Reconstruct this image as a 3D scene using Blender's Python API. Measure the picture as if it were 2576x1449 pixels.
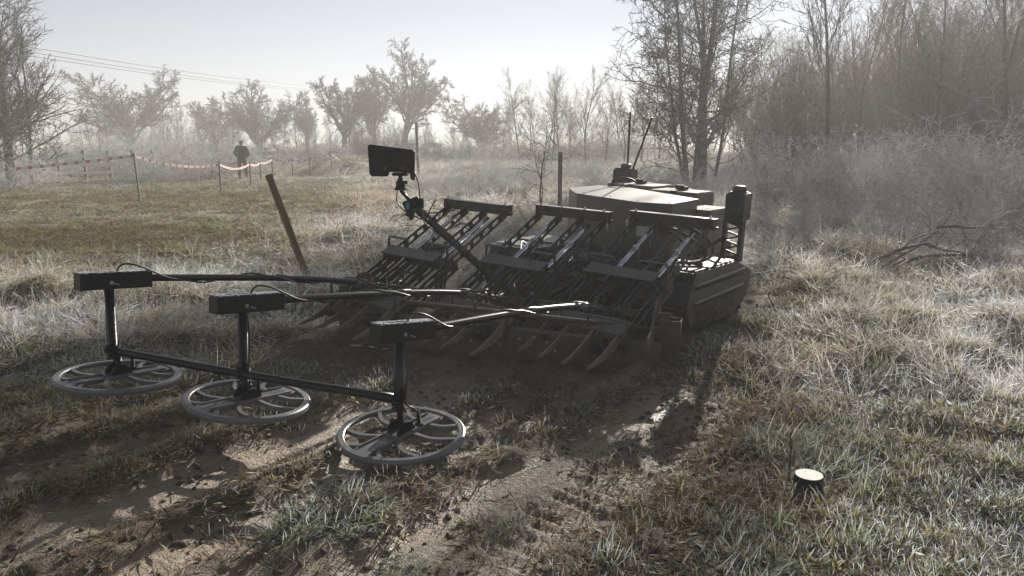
import bpy, bmesh, math, random
import numpy as np
from mathutils import Vector, Matrix
PI = math.pi
SC = bpy.context.scene
for o in list(bpy.data.objects): bpy.data.objects.remove(o)

# ------------------------------------------------------------------ camera, sky, sun, exposure
CAMH = 1.5
cam = bpy.data.cameras.new('camera'); co = bpy.data.objects.new('camera', cam); SC.collection.objects.link(co)
co.location = (0, 0, CAMH); co.rotation_euler = (PI/2 - .19, 0, 0)
cam.sensor_width = 36; cam.lens = 36*1860/2576; cam.clip_end = 3000; cam.clip_start = .05
SC.camera = co
SUN_AZ, SUN_EL = math.radians(22), math.radians(19.5)      # azimuth right of +Y
w = bpy.data.worlds.new('World'); SC.world = w; w.use_nodes = True
nt = w.node_tree; nt.nodes.clear()
sky = nt.nodes.new('ShaderNodeTexSky'); sky.sky_type = 'NISHITA'; sky.sun_disc = False
sky.sun_elevation = SUN_EL; sky.sun_rotation = SUN_AZ; sky.dust_density = 0.0; sky.air_density = .6; sky.ozone_density = 1.0
bg = nt.nodes.new('ShaderNodeBackground'); bg.inputs[1].default_value = .05
wo = nt.nodes.new('ShaderNodeOutputWorld')
hs_ = nt.nodes.new('ShaderNodeHueSaturation'); hs_.inputs['Saturation'].default_value = .4
nt.links.new(sky.outputs[0], hs_.inputs['Color']); nt.links.new(hs_.outputs[0], bg.inputs[0]); nt.links.new(bg.outputs[0], wo.inputs[0])
sl = bpy.data.lights.new('sun', 'SUN'); so = bpy.data.objects.new('sun', sl); SC.collection.objects.link(so)
sl.energy = 5.0; sl.angle = math.radians(.6); sl.color = (1, .925, .82)
sd = Vector((math.sin(SUN_AZ)*math.cos(SUN_EL), math.cos(SUN_AZ)*math.cos(SUN_EL), math.sin(SUN_EL)))
so.rotation_euler = sd.to_track_quat('Z', 'Y').to_euler()
SC.view_settings.view_transform = 'Standard'; SC.view_settings.look = 'None'
SC.view_settings.exposure = 1.15; SC.view_settings.gamma = 1; SC.view_settings.use_curve_mapping = False
SC.cycles.max_bounces = 6; SC.cycles.volume_bounces = 2; SC.cycles.transparent_max_bounces = 8
SC.cycles.use_denoising = True
HAZE_D = .005

# ------------------------------------------------------------------ helpers
COL = SC.collection
def link(o): COL.objects.link(o); return o
def tag(o, label=None, cat=None, group=None, kind=None):
    if label: o['label'] = label
    if cat: o['category'] = cat
    if group: o['group'] = group
    if kind: o['kind'] = kind
    return o
def empty(name, M, label, cat, group=None):
    o = bpy.data.objects.new(name, None); o.empty_display_size = .2; link(o)
    o.matrix_basis = M if isinstance(M, Matrix) else Matrix.Translation(M)
    return tag(o, label, cat, group)
WM = {}
def wm(o):
    M = o.matrix_basis.copy()
    if o.parent: M = wm(o.parent) @ o.matrix_parent_inverse @ M
    return M
def mobj(name, me, parent=None, M=None, world=False):
    o = bpy.data.objects.new(name, me); link(o)
    if M is not None: o.matrix_basis = M
    if parent:
        o.parent = parent
        if world: o.matrix_parent_inverse = wm(parent).inverted()
    return o
class MB:
    """mesh collector"""
    def __init__(s): s.v = []; s.f = []; s.mi = []; s.cur = 0; s.sm = []; s.smooth = False
    def add(s, vs, fs):
        n = len(s.v); s.v += [tuple(v) for v in vs]
        for f in fs: s.f.append([i+n for i in f]); s.mi.append(s.cur); s.sm.append(s.smooth)
        return s
    def box(s, lo, hi, M=None):
        x0, y0, z0 = lo; x1, y1, z1 = hi
        vs = [Vector(p) for p in ((x0,y0,z0),(x1,y0,z0),(x1,y1,z0),(x0,y1,z0),(x0,y0,z1),(x1,y0,z1),(x1,y1,z1),(x0,y1,z1))]
        if M: vs = [M @ v for v in vs]
        return s.add(vs, [(0,3,2,1),(4,5,6,7),(0,1,5,4),(1,2,6,5),(2,3,7,6),(3,0,4,7)])
    def tube(s, pts, r, n=8, cap=True):
        pts = [Vector(p) for p in pts]
        rs = r if isinstance(r, (list, tuple)) else [r]*len(pts)
        ref = None; rings = []
        for i, p in enumerate(pts):
            d = (pts[min(i+1, len(pts)-1)] - pts[max(i-1, 0)]).normalized()
            if ref is None:
                ref = d.cross(Vector((0,0,1))) if abs(d.z) < .95 else d.cross(Vector((1,0,0)))
            ref = (ref - d*ref.dot(d)).normalized(); q = d.cross(ref)
            rings.append([p + (ref*math.cos(2*PI*k/n) + q*math.sin(2*PI*k/n))*rs[i] for k in range(n)])
        vs = [v for R in rings for v in R]; fs = []
        for i in range(len(pts)-1):
            for k in range(n): fs.append((i*n+k, i*n+(k+1) % n, (i+1)*n+(k+1) % n, (i+1)*n+k))
        sm = s.smooth; s.smooth = n > 6; s.add(vs, fs); s.smooth = sm
        if cap:
            b = len(s.v)-len(vs)
            s.f.append([b+k for k in range(n)][::-1]); s.f.append([b+(len(pts)-1)*n+k for k in range(n)])
            s.mi += [s.cur]*2; s.sm += [False]*2
        return s
    def lathe(s, prof, n=24, M=None):
        vs = []; fs = []
        for r, z in prof:
            for k in range(n):
                v = Vector((r*math.cos(2*PI*k/n), r*math.sin(2*PI*k/n), z)); vs.append(M @ v if M else v)
        for i in range(len(prof)-1):
            for k in range(n): fs.append((i*n+k, i*n+(k+1) % n, (i+1)*n+(k+1) % n, (i+1)*n+k))
        return s.add(vs, fs)
    def mesh(s, name, mats):
        me = bpy.data.meshes.new(name); me.from_pydata(s.v, [], s.f)
        for m in (mats if isinstance(mats, (list, tuple)) else [mats]): me.materials.append(m)
        me.polygons.foreach_set('material_index', s.mi); me.polygons.foreach_set('use_smooth', s.sm); me.update()
        return me
    def build(s, name, mats, parent=None, M=None, world=False, bevel=0):
        me = s.mesh(name, mats)
        if bevel:
            bm = bmesh.new(); bm.from_mesh(me)
            es = [e for e in bm.edges if len(e.link_faces) == 2 and e.calc_face_angle(0) > .6]
            bmesh.ops.bevel(bm, geom=es, offset=bevel, segments=2, affect='EDGES', clamp_overlap=True)
            bm.to_mesh(me); bm.free()
        return mobj(name, me, parent, M, world)
def rrect(cx, cy, a, b, r, ang=0, n=3):
    """rounded rectangle loop, half sizes a,b"""
    out = []
    for sx, sy, t0 in ((1,1,0),(-1,1,PI/2),(-1,-1,PI),(1,-1,1.5*PI)):
        for i in range(n+1):
            t = t0 + PI/2*i/n
            out.append((sx*(a-r)+r*math.cos(t), sy*(b-r)+r*math.sin(t)))
    c, s = math.cos(ang), math.sin(ang)
    return [(cx+x*c-y*s, cy+x*s+y*c) for x, y in out]
def plate(name, outer, holes, th, mats, parent=None, F=None, world=False, M=None):
    """2D outline with holes, extruded by th; F maps (u,v,w)->vector"""
    bm = bmesh.new()
    def loop(pts):
        vs = [bm.verts.new((p[0], p[1], 0)) for p in pts]
        return [bm.edges.new((vs[i], vs[(i+1) % len(vs)])) for i in range(len(vs))]
    ed = loop(outer)
    for h in holes: ed += loop(h)
    bmesh.ops.triangle_fill(bm, edges=ed, use_beauty=True, use_dissolve=False, normal=(0,0,1))
    r = bmesh.ops.extrude_face_region(bm, geom=list(bm.faces))
    for v in [g for g in r['geom'] if isinstance(g, bmesh.types.BMVert)]: v.co.z += th
    bmesh.ops.recalc_face_normals(bm, faces=list(bm.faces))
    if F:
        for v in bm.verts: v.co = F(v.co.x, v.co.y, v.co.z)
        bmesh.ops.recalc_face_normals(bm, faces=list(bm.faces))
    me = bpy.data.meshes.new(name); bm.to_mesh(me); bm.free()
    for m in (mats if isinstance(mats, (list, tuple)) else [mats]): me.materials.append(m)
    return mobj(name, me, parent, M, world)
def cat(pts, n=6):
    """catmull-rom"""
    P = [Vector(p) for p in pts]; P = [P[0]*2-P[1]] + P + [P[-1]*2-P[-2]]; out = []
    for i in range(1, len(P)-2):
        for k in range(n):
            t = k/n; a, b, c, d = P[i-1:i+3]
            out.append(.5*((2*b)+(-a+c)*t+(2*a-5*b+4*c-d)*t*t+(-a+3*b-3*c+d)*t**3))
    return out+[P[-2]]
def npmesh(name, V, F, mat, attrs=None, smooth=False, mi=None):
    """V (n,3), F (m,3|4) arrays"""
    me = bpy.data.meshes.new(name); n, k = len(V), F.shape[1]
    me.vertices.add(n); me.vertices.foreach_set('co', V.astype(np.float32).ravel())
    me.loops.add(len(F)*k); me.loops.foreach_set('vertex_index', F.astype(np.int32).ravel())
    me.polygons.add(len(F)); me.polygons.foreach_set('loop_start', np.arange(0, len(F)*k, k, dtype=np.int32))
    if smooth: me.polygons.foreach_set('use_smooth', np.ones(len(F), bool))
    for m in (mat if isinstance(mat, (list, tuple)) else [mat]): me.materials.append(m)
    if mi is not None: me.polygons.foreach_set('material_index', mi.astype(np.int32))
    me.update(calc_edges=True)
    for a, v in (attrs or {}).items():
        at = me.attributes.new(a, 'FLOAT', 'POINT'); at.data.foreach_set('value', v.astype(np.float32))
    return me

# ------------------------------------------------------------------ noise
def hsh(ix, iy, s):
    n = (ix.astype(np.int64)*374761393 + iy.astype(np.int64)*668265263 + s*982451653) & 0x7fffffff
    n = ((n ^ (n >> 13))*1274126177) & 0x7fffffff
    return ((n ^ (n >> 16)) & 0xffff)/65535.
def vn(x, y, s=0):
    ix = np.floor(x); iy = np.floor(y); fx = x-ix; fy = y-iy
    fx = fx*fx*fx*(fx*(fx*6-15)+10); fy = fy*fy*fy*(fy*(fy*6-15)+10)
    a = hsh(ix, iy, s); b = hsh(ix+1, iy, s); c = hsh(ix, iy+1, s); d = hsh(ix+1, iy+1, s)
    return (a*(1-fx)+b*fx)*(1-fy)+(c*(1-fx)+d*fx)*fy
def fbm(x, y, s=0, o=4):
    r = 0; a = .5
    for i in range(o): r = r+a*vn(x*2**i+i*17.3, y*2**i-i*9.1, s+i); a *= .5
    return r/(1-.5**o)
def sst(a, b, x):
    t = np.clip((x-a)/(b-a), 0, 1); return t*t*(3-2*t)

# ------------------------------------------------------------------ terrain functions
HD = .665; BX, BY = math.sin(HD), math.cos(HD)           # machine heading (back) and its right
def SB(x, y): return x*BY-y*BX, x*BX+y*BY
def mudmask(x, y):
    """0 grass .. 1 bare smeared clay, in front of and beside the machine"""
    S, B = SB(x, y)
    wob = (fbm(B*1.3, S*.7, 5)-.5)*.26; s = S+wob
    n = fbm(x*5, y*5, 11, 4)
    m = np.zeros_like(x)
    for c, wd, b0, b1, st in ((-1.93,.16,1.0,4.3,1.), (-2.62,.15,.2,3.3,1.), (-3.15,.26,-.5,3.4,1.), (-2.32,.09,2.2,4.2,.7), (-3.75,.15,.4,3.0,.8),
                              (-2.2,.25,.2,1.6,.75), (-1.62,.24,.4,4.6,.55), (-4.25,.14,.8,2.6,.6), (-2.9,.3,-1,.9,.7), (-1.45,.3,0,1.6,.5)):
        m = np.maximum(m, st*(1-sst(wd*.55, wd*1.25, np.abs(s-c)))*sst(b0-.3, b0+.3, B)*(1-sst(b1-.3, b1+.3, B)))
    m = m*sst(.20, .38, n+.2*m)
    return m
def churn(x, y):
    """broken muddy soil with sparse grass"""
    S, B = SB(x, y)
    a = sst(-5.2, -3.9, S)*(1-sst(-1.2, -.5, S))*(1-sst(4.6, 5.6, B))
    b = trod(x, y)*1.2                # trodden dark patch left
    c = np.exp(-(((x+8)/7)**2+((y-14)/4)**2))*.45
    return np.clip(np.maximum(np.maximum(a, b), c), 0, 1)
def tall(x, y):
    """long frosted grass"""
    right = sst(1.6, 2.9, x-.08*y+.5)*sst(6.8, 8.8, y+.35*x)*1.0
    mid = sst(-4.2, -.6, x+(y-7)*.15)*sst(4.9, 6.0, y-.25*x*(x < 0))*(1-sst(2.2, 3.0, SB(x, y)[0]+3.2))
    left = sst(4.4, 5.2, y+.18*x)*(1-sst(6.6, 8.2, y+.2*x))*sst(-9, -5.5, x)*.95
    midfar = sst(-3.5, .5, x+(y-9)*.1)*sst(7, 9, y)*(1-.5*sst(18, 26, y))
    m = np.maximum(np.maximum(right, midfar), np.maximum(mid*.9, left))
    S_, B_ = SB(x, y); near = (1-sst(.25, .8, np.abs(S_+3.45)-1.1))*sst(2.6, 3.2, B_)*(1-sst(7.4, 8.0, B_))
    return m*sst(.25, .55, fbm(x*.8, y*.8, 31)+.22)*(1-near)
def trod(x, y): return np.exp(-(((x+7.8+.2*(y-12))/3.7)**4+((y-12.2)/1.9)**2))*sst(.25, .5, fbm(x*1.4, y*1.4, 77)+.15)
def height(x, y):
    S, B = SB(x, y)
    d = np.hypot(x, y)
    t = tall(x, y); ch = churn(x, y)
    h = (fbm(x*.25, y*.25, 1)-.5)*.10*sst(2, 8, d)
    h = h+(fbm(x*1.15, y*1.15, 2)-.5)*(.06+.50*t*(1-sst(25, 45, d)))
    h = h+(fbm(x*3.1, y*3.1, 6, 2)-.5)*.13*(1-ch)*sst(2, 4, d)*(1-sst(14, 24, d))
    m = mudmask(x, y)
    h = h+(fbm(x*6, y*6, 3)-.5)*.05*(1-sst(18, 30, d))*(1-.7*m)
    h = h+(fbm(x*16, y*16, 4)-.5)*(.014+.034*ch)*(1-sst(8, 14, d))*(1-.8*m)
    h = h-.05*m
    # track-plate ribs pressed across the right hand rut
    rib = (1-sst(.2, .3, np.abs(S+1.56+(fbm(B, S*0+3, 8)-.5)*.2)))*sst(1.5, 2.4, B)*(1-sst(5.0, 5.4, B))
    h = h+rib*(.013*np.sin(2*PI*B/.085+S*5+fbm(x*4, y*4, 13)*5)*sst(.42, .6, fbm(x*3, y*3, 12)+.05)-.02)
    # ridge at the blade end and furrow walls
    h = h+.09*np.exp(-((S+2.28)/.09)**2)*sst(2.7, 3.3, B)*(1-sst(4.3, 4.6, B))*sst(.35, .55, fbm(x*5, y*5, 14))
    # soil heaped before the blade
    h = h+.08*np.exp(-((B-3.98-.34*(S+2.3))/.16)**2)*sst(-4.9, -4.4, S)*(1-sst(-2.5, -2.2, S))*fbm(x*7, y*7, 15)*1.5
    # flat ground under the machine and calm at the camera
    # field mound and soil heap far off
    h = h+.95*np.exp(-(((x+8.6)/2.6)**2+((y-39)/2.0)**2))*(0.7+.6*fbm(x*1.5, y*1.5, 20))
    # slow rise toward the wood on the right
    h = h+.6*sst(14, 45, y)*sst(3, 20, x)+.3*sst(40, 90, d)
    return h
def H(x, y): return float(height(np.array([float(x)]), np.array([float(y)]))[0])

# ------------------------------------------------------------------ materials
def mat(name):
    m = bpy.data.materials.new(name); m.use_nodes = True; n = m.node_tree; n.nodes.clear()
    out = n.nodes.new('ShaderNodeOutputMaterial'); return m, n, out
def nd(n, t, **k):
    x = n.nodes.new(t)
    for a, v in k.items():
        if a == 'ins':
            for i, q in v.items(): x.inputs[i].default_value = q
        else: setattr(x, a, v)
    return x
def ramp(n, fac, stops):
    r = n.nodes.new('ShaderNodeValToRGB'); e = r.color_ramp.elements
    while len(e) < len(stops): e.new(.5)
    for el, (p, c) in zip(e, stops): el.position = p; el.color = (*c, 1) if len(c) == 3 else c
    n.links.new(fac, r.inputs[0]); return r.outputs[0]
def mixc(n, f, a, b, mode='MIX'):
    x = nd(n, 'ShaderNodeMix', data_type='RGBA', blend_type=mode)
    for i, v in ((0, f), (6, a), (7, b)):
        if hasattr(v, 'links') or hasattr(v, 'is_linked'): n.links.new(v, x.inputs[i])
        else: x.inputs[i].default_value = v if i == 0 else (*v, 1)
    return x.outputs[2]
def metal(name, col, rough=.45, metallic=0., mud=0., mudcol=(.11,.085,.06), spec=.5, scale=6., frost=0., pale_up=0.):
    m, n, out = mat(name)
    p = nd(n, 'ShaderNodeBsdfPrincipled'); tc = nd(n, 'ShaderNodeTexCoord')
    no = nd(n, 'ShaderNodeTexNoise', ins={'Scale': scale, 'Detail': 8., 'Roughness': .7}); n.links.new(tc.outputs['Object'], no.inputs['Vector'])
    no2 = nd(n, 'ShaderNodeTexNoise', ins={'Scale': scale*14, 'Detail': 4.}); n.links.new(tc.outputs['Object'], no2.inputs['Vector'])
    dark = tuple(c*.6 for c in col)
    c = mixc(n, ramp(n, no.outputs[0], [(.35, (0,0,0)), (.65, (1,1,1))]), dark, col)
    lo = .78-.5*mud
    f = ramp(n, no.outputs[0], [(lo-.1, (0,0,0)), (min(lo+.1, .99), (1,1,1))])
    if mud > 0:
        f = mixc(n, .5, f, ramp(n, no2.outputs[0], [(.4-.2*mud, (0,0,0)), (.75-.2*mud, (1,1,1))]), 'ADD') if mud > .6 else f
        c = mixc(n, f, c, mudcol)
        rr = nd(n, 'ShaderNodeMix', data_type='FLOAT', ins={2: rough, 3: .85}); n.links.new(f, rr.inputs[0]); n.links.new(rr.outputs[0], p.inputs['Roughness'])
    else:
        rr = nd(n, 'ShaderNodeMapRange', ins={3: rough*.75, 4: min(1, rough*1.3)}); n.links.new(no2.outputs[0], rr.inputs[0]); n.links.new(rr.outputs[0], p.inputs['Roughness'])
    if pale_up > 0:    # paler grey on upward faces, broken by noise
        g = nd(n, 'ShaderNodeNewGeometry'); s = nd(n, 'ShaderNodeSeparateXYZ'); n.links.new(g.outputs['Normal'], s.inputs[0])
        mr = nd(n, 'ShaderNodeMapRange', ins={1: .35, 2: .95, 3: 0., 4: pale_up}); n.links.new(s.outputs[2], mr.inputs[0])
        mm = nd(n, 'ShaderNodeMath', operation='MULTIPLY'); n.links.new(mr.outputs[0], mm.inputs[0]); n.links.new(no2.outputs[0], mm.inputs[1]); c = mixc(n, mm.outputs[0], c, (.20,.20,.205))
    if frost > 0:
        c = mixc(n, ramp(n, no2.outputs[0], [(.62-.25*frost, (0,0,0)), (.8-.2*frost, (1,1,1))]), c, (.55,.57,.6))
    n.links.new(c, p.inputs['Base Color']); p.inputs['Metallic'].default_value = metallic
    p.inputs['Specular IOR Level'].default_value = spec
    b = nd(n, 'ShaderNodeBump', ins={'Strength': .15+.5*mud, 'Distance': .004+.008*mud}); n.links.new(no2.outputs[0], b.inputs['Height']); n.links.new(b.outputs[0], p.inputs['Normal'])
    n.links.new(p.outputs[0], out.inputs[0]); return m
M_FRAME = metal('painted_steel_dark', (.018,.021,.027), .42, .0, .3, (.10,.085,.068), spec=.35, pale_up=.7)
M_MUDDY = metal('muddy_steel', (.03,.028,.027), .6, .0, .7, (.075,.06,.046), spec=.25, pale_up=.8)
M_BODY = metal('olive_body_paint', (.03,.027,.023), .42, 0, .12, (.11,.09,.065), spec=.8)
M_COVER = metal('side_cover_paint', (.03,.028,.025), .38, 0, .3, (.12,.1,.075))
M_BLACK = metal('black_plastic', (.006,.007,.010), .45, 0, spec=.25)
M_COIL = metal('coil_plastic', (.15,.153,.16), .36, 0, .3, (.13,.105,.08))
M_WET = metal('wet_black_tube', (.007,.009,.013), .30, 0, 0, spec=.4)
M_TINE = metal('dried_mud_steel', (.055,.05,.045), .75, 0, .7, (.16,.135,.108), spec=.3, pale_up=1.)
M_BOXTOP = metal('frosted_wet_top', (.01,.012,.016), .3, 0, 0, spec=.5, frost=.75)
M_CHROME = metal('polished_ram', (.62,.65,.72), .16, 1.0)
M_BOLT = metal('zinc_bolt', (.45,.45,.46), .35, 1.0)
M_RUBBER = metal('muddy_rubber', (.018,.017,.016), .8, 0, .8, (.07,.055,.04))
M_HOSE = metal('hose_rubber', (.012,.012,.013), .4, 0)
M_WHITE = metal('white_label', (.75,.76,.75), .5)
M_TEAL = metal('teal_connector', (.03,.22,.26), .4)
M_YELLOW = metal('yellow_tie', (.55,.5,.08), .5)
M_CREAM = metal('cap_top_paint', (.36,.34,.28), .6, 0, .3, (.14,.115,.08), spec=.2)
M_BLOCK = metal('dusty_grey_case', (.13,.12,.105), .65, 0, .5, (.2,.17,.13))
M_DOME = metal('dome_plastic', (.04,.04,.042), .35)
M_RED = metal('tape_red', (.62,.17,.17), .4); M_TAPEW = metal('tape_white', (.8,.79,.77), .4)
M_CLOTH = metal('dark_cloth', (.022,.023,.027), .9); M_TROUS = metal('trouser_cloth', (.02,.02,.024), .9)
M_SKIN = metal('skin', (.35,.2,.14), .6); M_HAIR = metal('dark_hair', (.02,.016,.013), .8)
M_CANVAS = metal('pale_canvas', (.7,.73,.78), .7)
def wood(name, a, b, frost=0.):
    m, n, out = mat(name); p = nd(n, 'ShaderNodeBsdfPrincipled', ins={'Roughness': .8}); tc = nd(n, 'ShaderNodeTexCoord')
    mp = nd(n, 'ShaderNodeMapping', ins={'Scale': (14, 14, 1.2)}); n.links.new(tc.outputs['Object'], mp.inputs[0])
    no = nd(n, 'ShaderNodeTexNoise', ins={'Scale': 4., 'Detail': 8.}); n.links.new(mp.outputs[0], no.inputs['Vector'])
    c = ramp(n, no.outputs[0], [(.3, a), (.7, b)])
    if frost:
        n2 = nd(n, 'ShaderNodeTexNoise', ins={'Scale': 25., 'Detail': 4.}); n.links.new(tc.outputs['Object'], n2.inputs['Vector'])
        g = nd(n, 'ShaderNodeNewGeometry'); s = nd(n, 'ShaderNodeSeparateXYZ'); n.links.new(g.outputs['Normal'], s.inputs[0])
        ma = nd(n, 'ShaderNodeMath', operation='MULTIPLY_ADD', ins={1: .5, 2: frost}); n.links.new(s.outputs[2], ma.inputs[0])
        m2 = nd(n, 'ShaderNodeMath', operation='MULTIPLY', use_clamp=True); n.links.new(ma.outputs[0], m2.inputs[0]); n.links.new(n2.outputs[0], m2.inputs[1])
        c = mixc(n, m2.outputs[0], c, (.75,.76,.78))
    n.links.new(c, p.inputs[0]); b = nd(n, 'ShaderNodeBump', ins={'Strength': .5, 'Distance': .01}); n.links.new(no.outputs[0], b.inputs['Height']); n.links.new(b.outputs[0], p.inputs['Normal'])
    n.links.new(p.outputs[0], out.inputs[0]); return m
M_STAKE = wood('stake_wood', (.10,.075,.045), (.22,.16,.09))
M_POST = wood('post_wood', (.05,.045,.04), (.13,.11,.09), .1)
M_RAIL = wood('frosted_rail', (.4,.38,.34), (.75,.73,.69), 3.5)
def blade_mat(name, cols, frostc=(.82,.83,.85), frost=.8, t0=.2, transl=.5):
    """grass: base colour by instance random, hoar frost toward the blade tips"""
    m, n, out = mat(name)
    oi = nd(n, 'ShaderNodeObjectInfo'); at = nd(n, 'ShaderNodeAttribute', attribute_name='t'); ar = nd(n, 'ShaderNodeAttribute', attribute_name='rnd')
    ad = nd(n, 'ShaderNodeMath', operation='ADD'); n.links.new(oi.outputs['Random'], ad.inputs[0]); n.links.new(ar.outputs['Fac'], ad.inputs[1])
    hf = nd(n, 'ShaderNodeMath', operation='MULTIPLY', ins={1: .5}); n.links.new(ad.outputs[0], hf.inputs[0])
    k = len(cols); base = ramp(n, hf.outputs[0], [(.12+.76*i/(k-1), c) for i, c in enumerate(cols)])
    fi = nd(n, 'ShaderNodeAttribute', attribute_name='frost', attribute_type='INSTANCER')
    tr = nd(n, 'ShaderNodeMapRange', interpolation_type='SMOOTHSTEP', ins={1: t0, 2: 1.0}); n.links.new(at.outputs['Fac'], tr.inputs[0])
    f1 = nd(n, 'ShaderNodeMath', operation='MULTIPLY', ins={1: frost}, use_clamp=True); n.links.new(tr.outputs[0], f1.inputs[0])
    f2 = nd(n, 'ShaderNodeMath', operation='MULTIPLY', use_clamp=True); n.links.new(f1.outputs[0], f2.inputs[0]); n.links.new(fi.outputs['Fac'], f2.inputs[1])
    c = mixc(n, f2.outputs[0], base, frostc)
    d = nd(n, 'ShaderNodeBsdfDiffuse'); t = nd(n, 'ShaderNodeBsdfTranslucent'); n.links.new(c, d.inputs[0]); n.links.new(c, t.inputs[0])
    mx = nd(n, 'ShaderNodeMixShader', ins={0: transl}); n.links.new(d.outputs[0], mx.inputs[1]); n.links.new(t.outputs[0], mx.inputs[2])
    n.links.new(mx.outputs[0], out.inputs[0]); return m
M_G_SHORT = blade_mat('short_grass', [(.07,.09,.022), (.15,.155,.04), (.27,.22,.07), (.19,.13,.06)], frostc=(.74,.80,.88), frost=.95, t0=.25)
M_G_MAT = blade_mat('matted_grass', [(.06,.045,.025), (.16,.12,.055), (.30,.225,.12), (.10,.075,.04)], frostc=(.74,.78,.84), frost=.6)
M_G_TALL = blade_mat('long_grass', [(.44,.35,.22), (.32,.26,.15), (.50,.43,.31), (.30,.23,.14)], frostc=(.80,.83,.88), frost=1.2, t0=.0)
M_G_FROST = blade_mat('frosted_tussock', [(.14,.20,.08), (.20,.24,.08), (.28,.27,.13)], frostc=(.72,.80,.86), frost=.9, t0=.05)
M_TWIG_G = blade_mat('undergrowth_twig', [(.10,.085,.075), (.16,.14,.125), (.13,.10,.09)], frost=.5, t0=0, transl=.1)
M_CLOD = metal('soil_clod', (.07,.055,.04), .9, 0, .5, (.11,.09,.065), scale=9)
def bark(name, a, b):
    m, n, out = mat(name); p = nd(n, 'ShaderNodeBsdfPrincipled', ins={'Roughness': .85, 'Specular IOR Level': .2}); tc = nd(n, 'ShaderNodeTexCoord')
    no = nd(n, 'ShaderNodeTexNoise', ins={'Scale': 5., 'Detail': 8.}); n.links.new(tc.outputs['Object'], no.inputs['Vector'])
    n.links.new(ramp(n, no.outputs[0], [(.35, a), (.65, b)]), p.inputs[0])
    n.links.new(p.outputs[0], out.inputs[0]); return m
M_BARK = bark('bark', (.035,.03,.026), (.085,.075,.065))
M_TWIG = bark('frosted_twigs', (.07,.06,.055), (.22,.205,.2)); M_TWIGO = bark('far_frosted_twigs', (.12,.11,.105), (.30,.29,.285)); M_SCRUB = bark('frosted_scrub', (.42,.41,.405), (.78,.78,.79))  # M_TWIGO: frost colour paled further, so distance haze is painted into the twigs
M_TWIGD = bark('dark_thorn_twigs', (.035,.03,.025), (.09,.08,.07))
M_TWIGR = bark('reddish_twigs', (.11,.065,.05), (.20,.14,.12))
M_TWIGF = bark('hoar_frosted_stems', (.28,.27,.27), (.5,.5,.51))

# ground material
m, n, out = mat('field_soil'); M_GROUND = m
p = nd(n, 'ShaderNodeBsdfPrincipled', ins={'Specular IOR Level': .35}); geo = nd(n, 'ShaderNodeNewGeometry')
A = lambda a: nd(n, 'ShaderNodeAttribute', attribute_name=a).outputs['Fac']
def nz(s, d=8., v=None, r=.6):
    x = nd(n, 'ShaderNodeTexNoise', ins={'Scale': s, 'Detail': d, 'Roughness': r}); n.links.new(v or geo.outputs['Position'], x.inputs['Vector']); return x.outputs[0]
n1, n2, n3, n4 = nz(1.1), nz(7.), nz(38.), nz(140., 3.)
soil = mixc(n, ramp(n, n2, [(.35, (0,0,0)), (.65, (1,1,1))]), (.045,.034,.024), (.095,.072,.05))
soil = mixc(n, ramp(n, n3, [(.45, (0,0,0)), (.75, (1,1,1))]), soil, (.15,.115,.075))
# smeared clay, streaked along the machine's heading
mp = nd(n, 'ShaderNodeMapping', ins={'Rotation': (0, 0, HD)}); n.links.new(geo.outputs['Position'], mp.inputs[0])
mp2 = nd(n, 'ShaderNodeMapping', ins={'Scale': (30, 1.6, 8)}); n.links.new(mp.outputs[0], mp2.inputs[0])
stk = nz(1., 6., mp2.outputs[0])
clay = mixc(n, ramp(n, stk, [(.3, (0,0,0)), (.7, (1,1,1))]), (.23,.185,.135), (.37,.305,.225))
clay = mixc(n, ramp(n, n3, [(.55, (0,0,0)), (.7, (1,1,1))]), clay, (.13,.10,.07))
turf = mixc(n, ramp(n, n2, [(.35, (0,0,0)), (.65, (1,1,1))]), (.06,.058,.024), (.15,.125,.06))
turf = mixc(n, ramp(n, n3, [(.5, (0,0,0)), (.7, (1,1,1))]), turf, (.27,.25,.21))
c = mixc(n, A('churn'), turf, soil)
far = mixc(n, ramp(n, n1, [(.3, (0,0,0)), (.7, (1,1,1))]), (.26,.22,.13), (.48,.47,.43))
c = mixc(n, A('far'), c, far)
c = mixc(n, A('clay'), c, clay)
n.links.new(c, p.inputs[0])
ro = nd(n, 'ShaderNodeMapRange', ins={3: .92, 4: .40}); n.links.new(A('clay'), ro.inputs[0]); n.links.new(ro.outputs[0], p.inputs['Roughness'])
hm = nd(n, 'ShaderNodeMath', operation='MULTIPLY_ADD', ins={1: .35}); n.links.new(n4, hm.inputs[0]); n.links.new(n3, hm.inputs[2])
hs = nd(n, 'ShaderNodeMath', operation='MULTIPLY_ADD', ins={1: .5}); n.links.new(stk, hs.inputs[0]); n.links.new(hm.outputs[0], hs.inputs[2])
b = nd(n, 'ShaderNodeBump', ins={'Strength': .9, 'Distance': .03}); n.links.new(hs.outputs[0], b.inputs['Height']); n.links.new(b.outputs[0], p.inputs['Normal'])
n.links.new(p.outputs[0], out.inputs[0])

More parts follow.
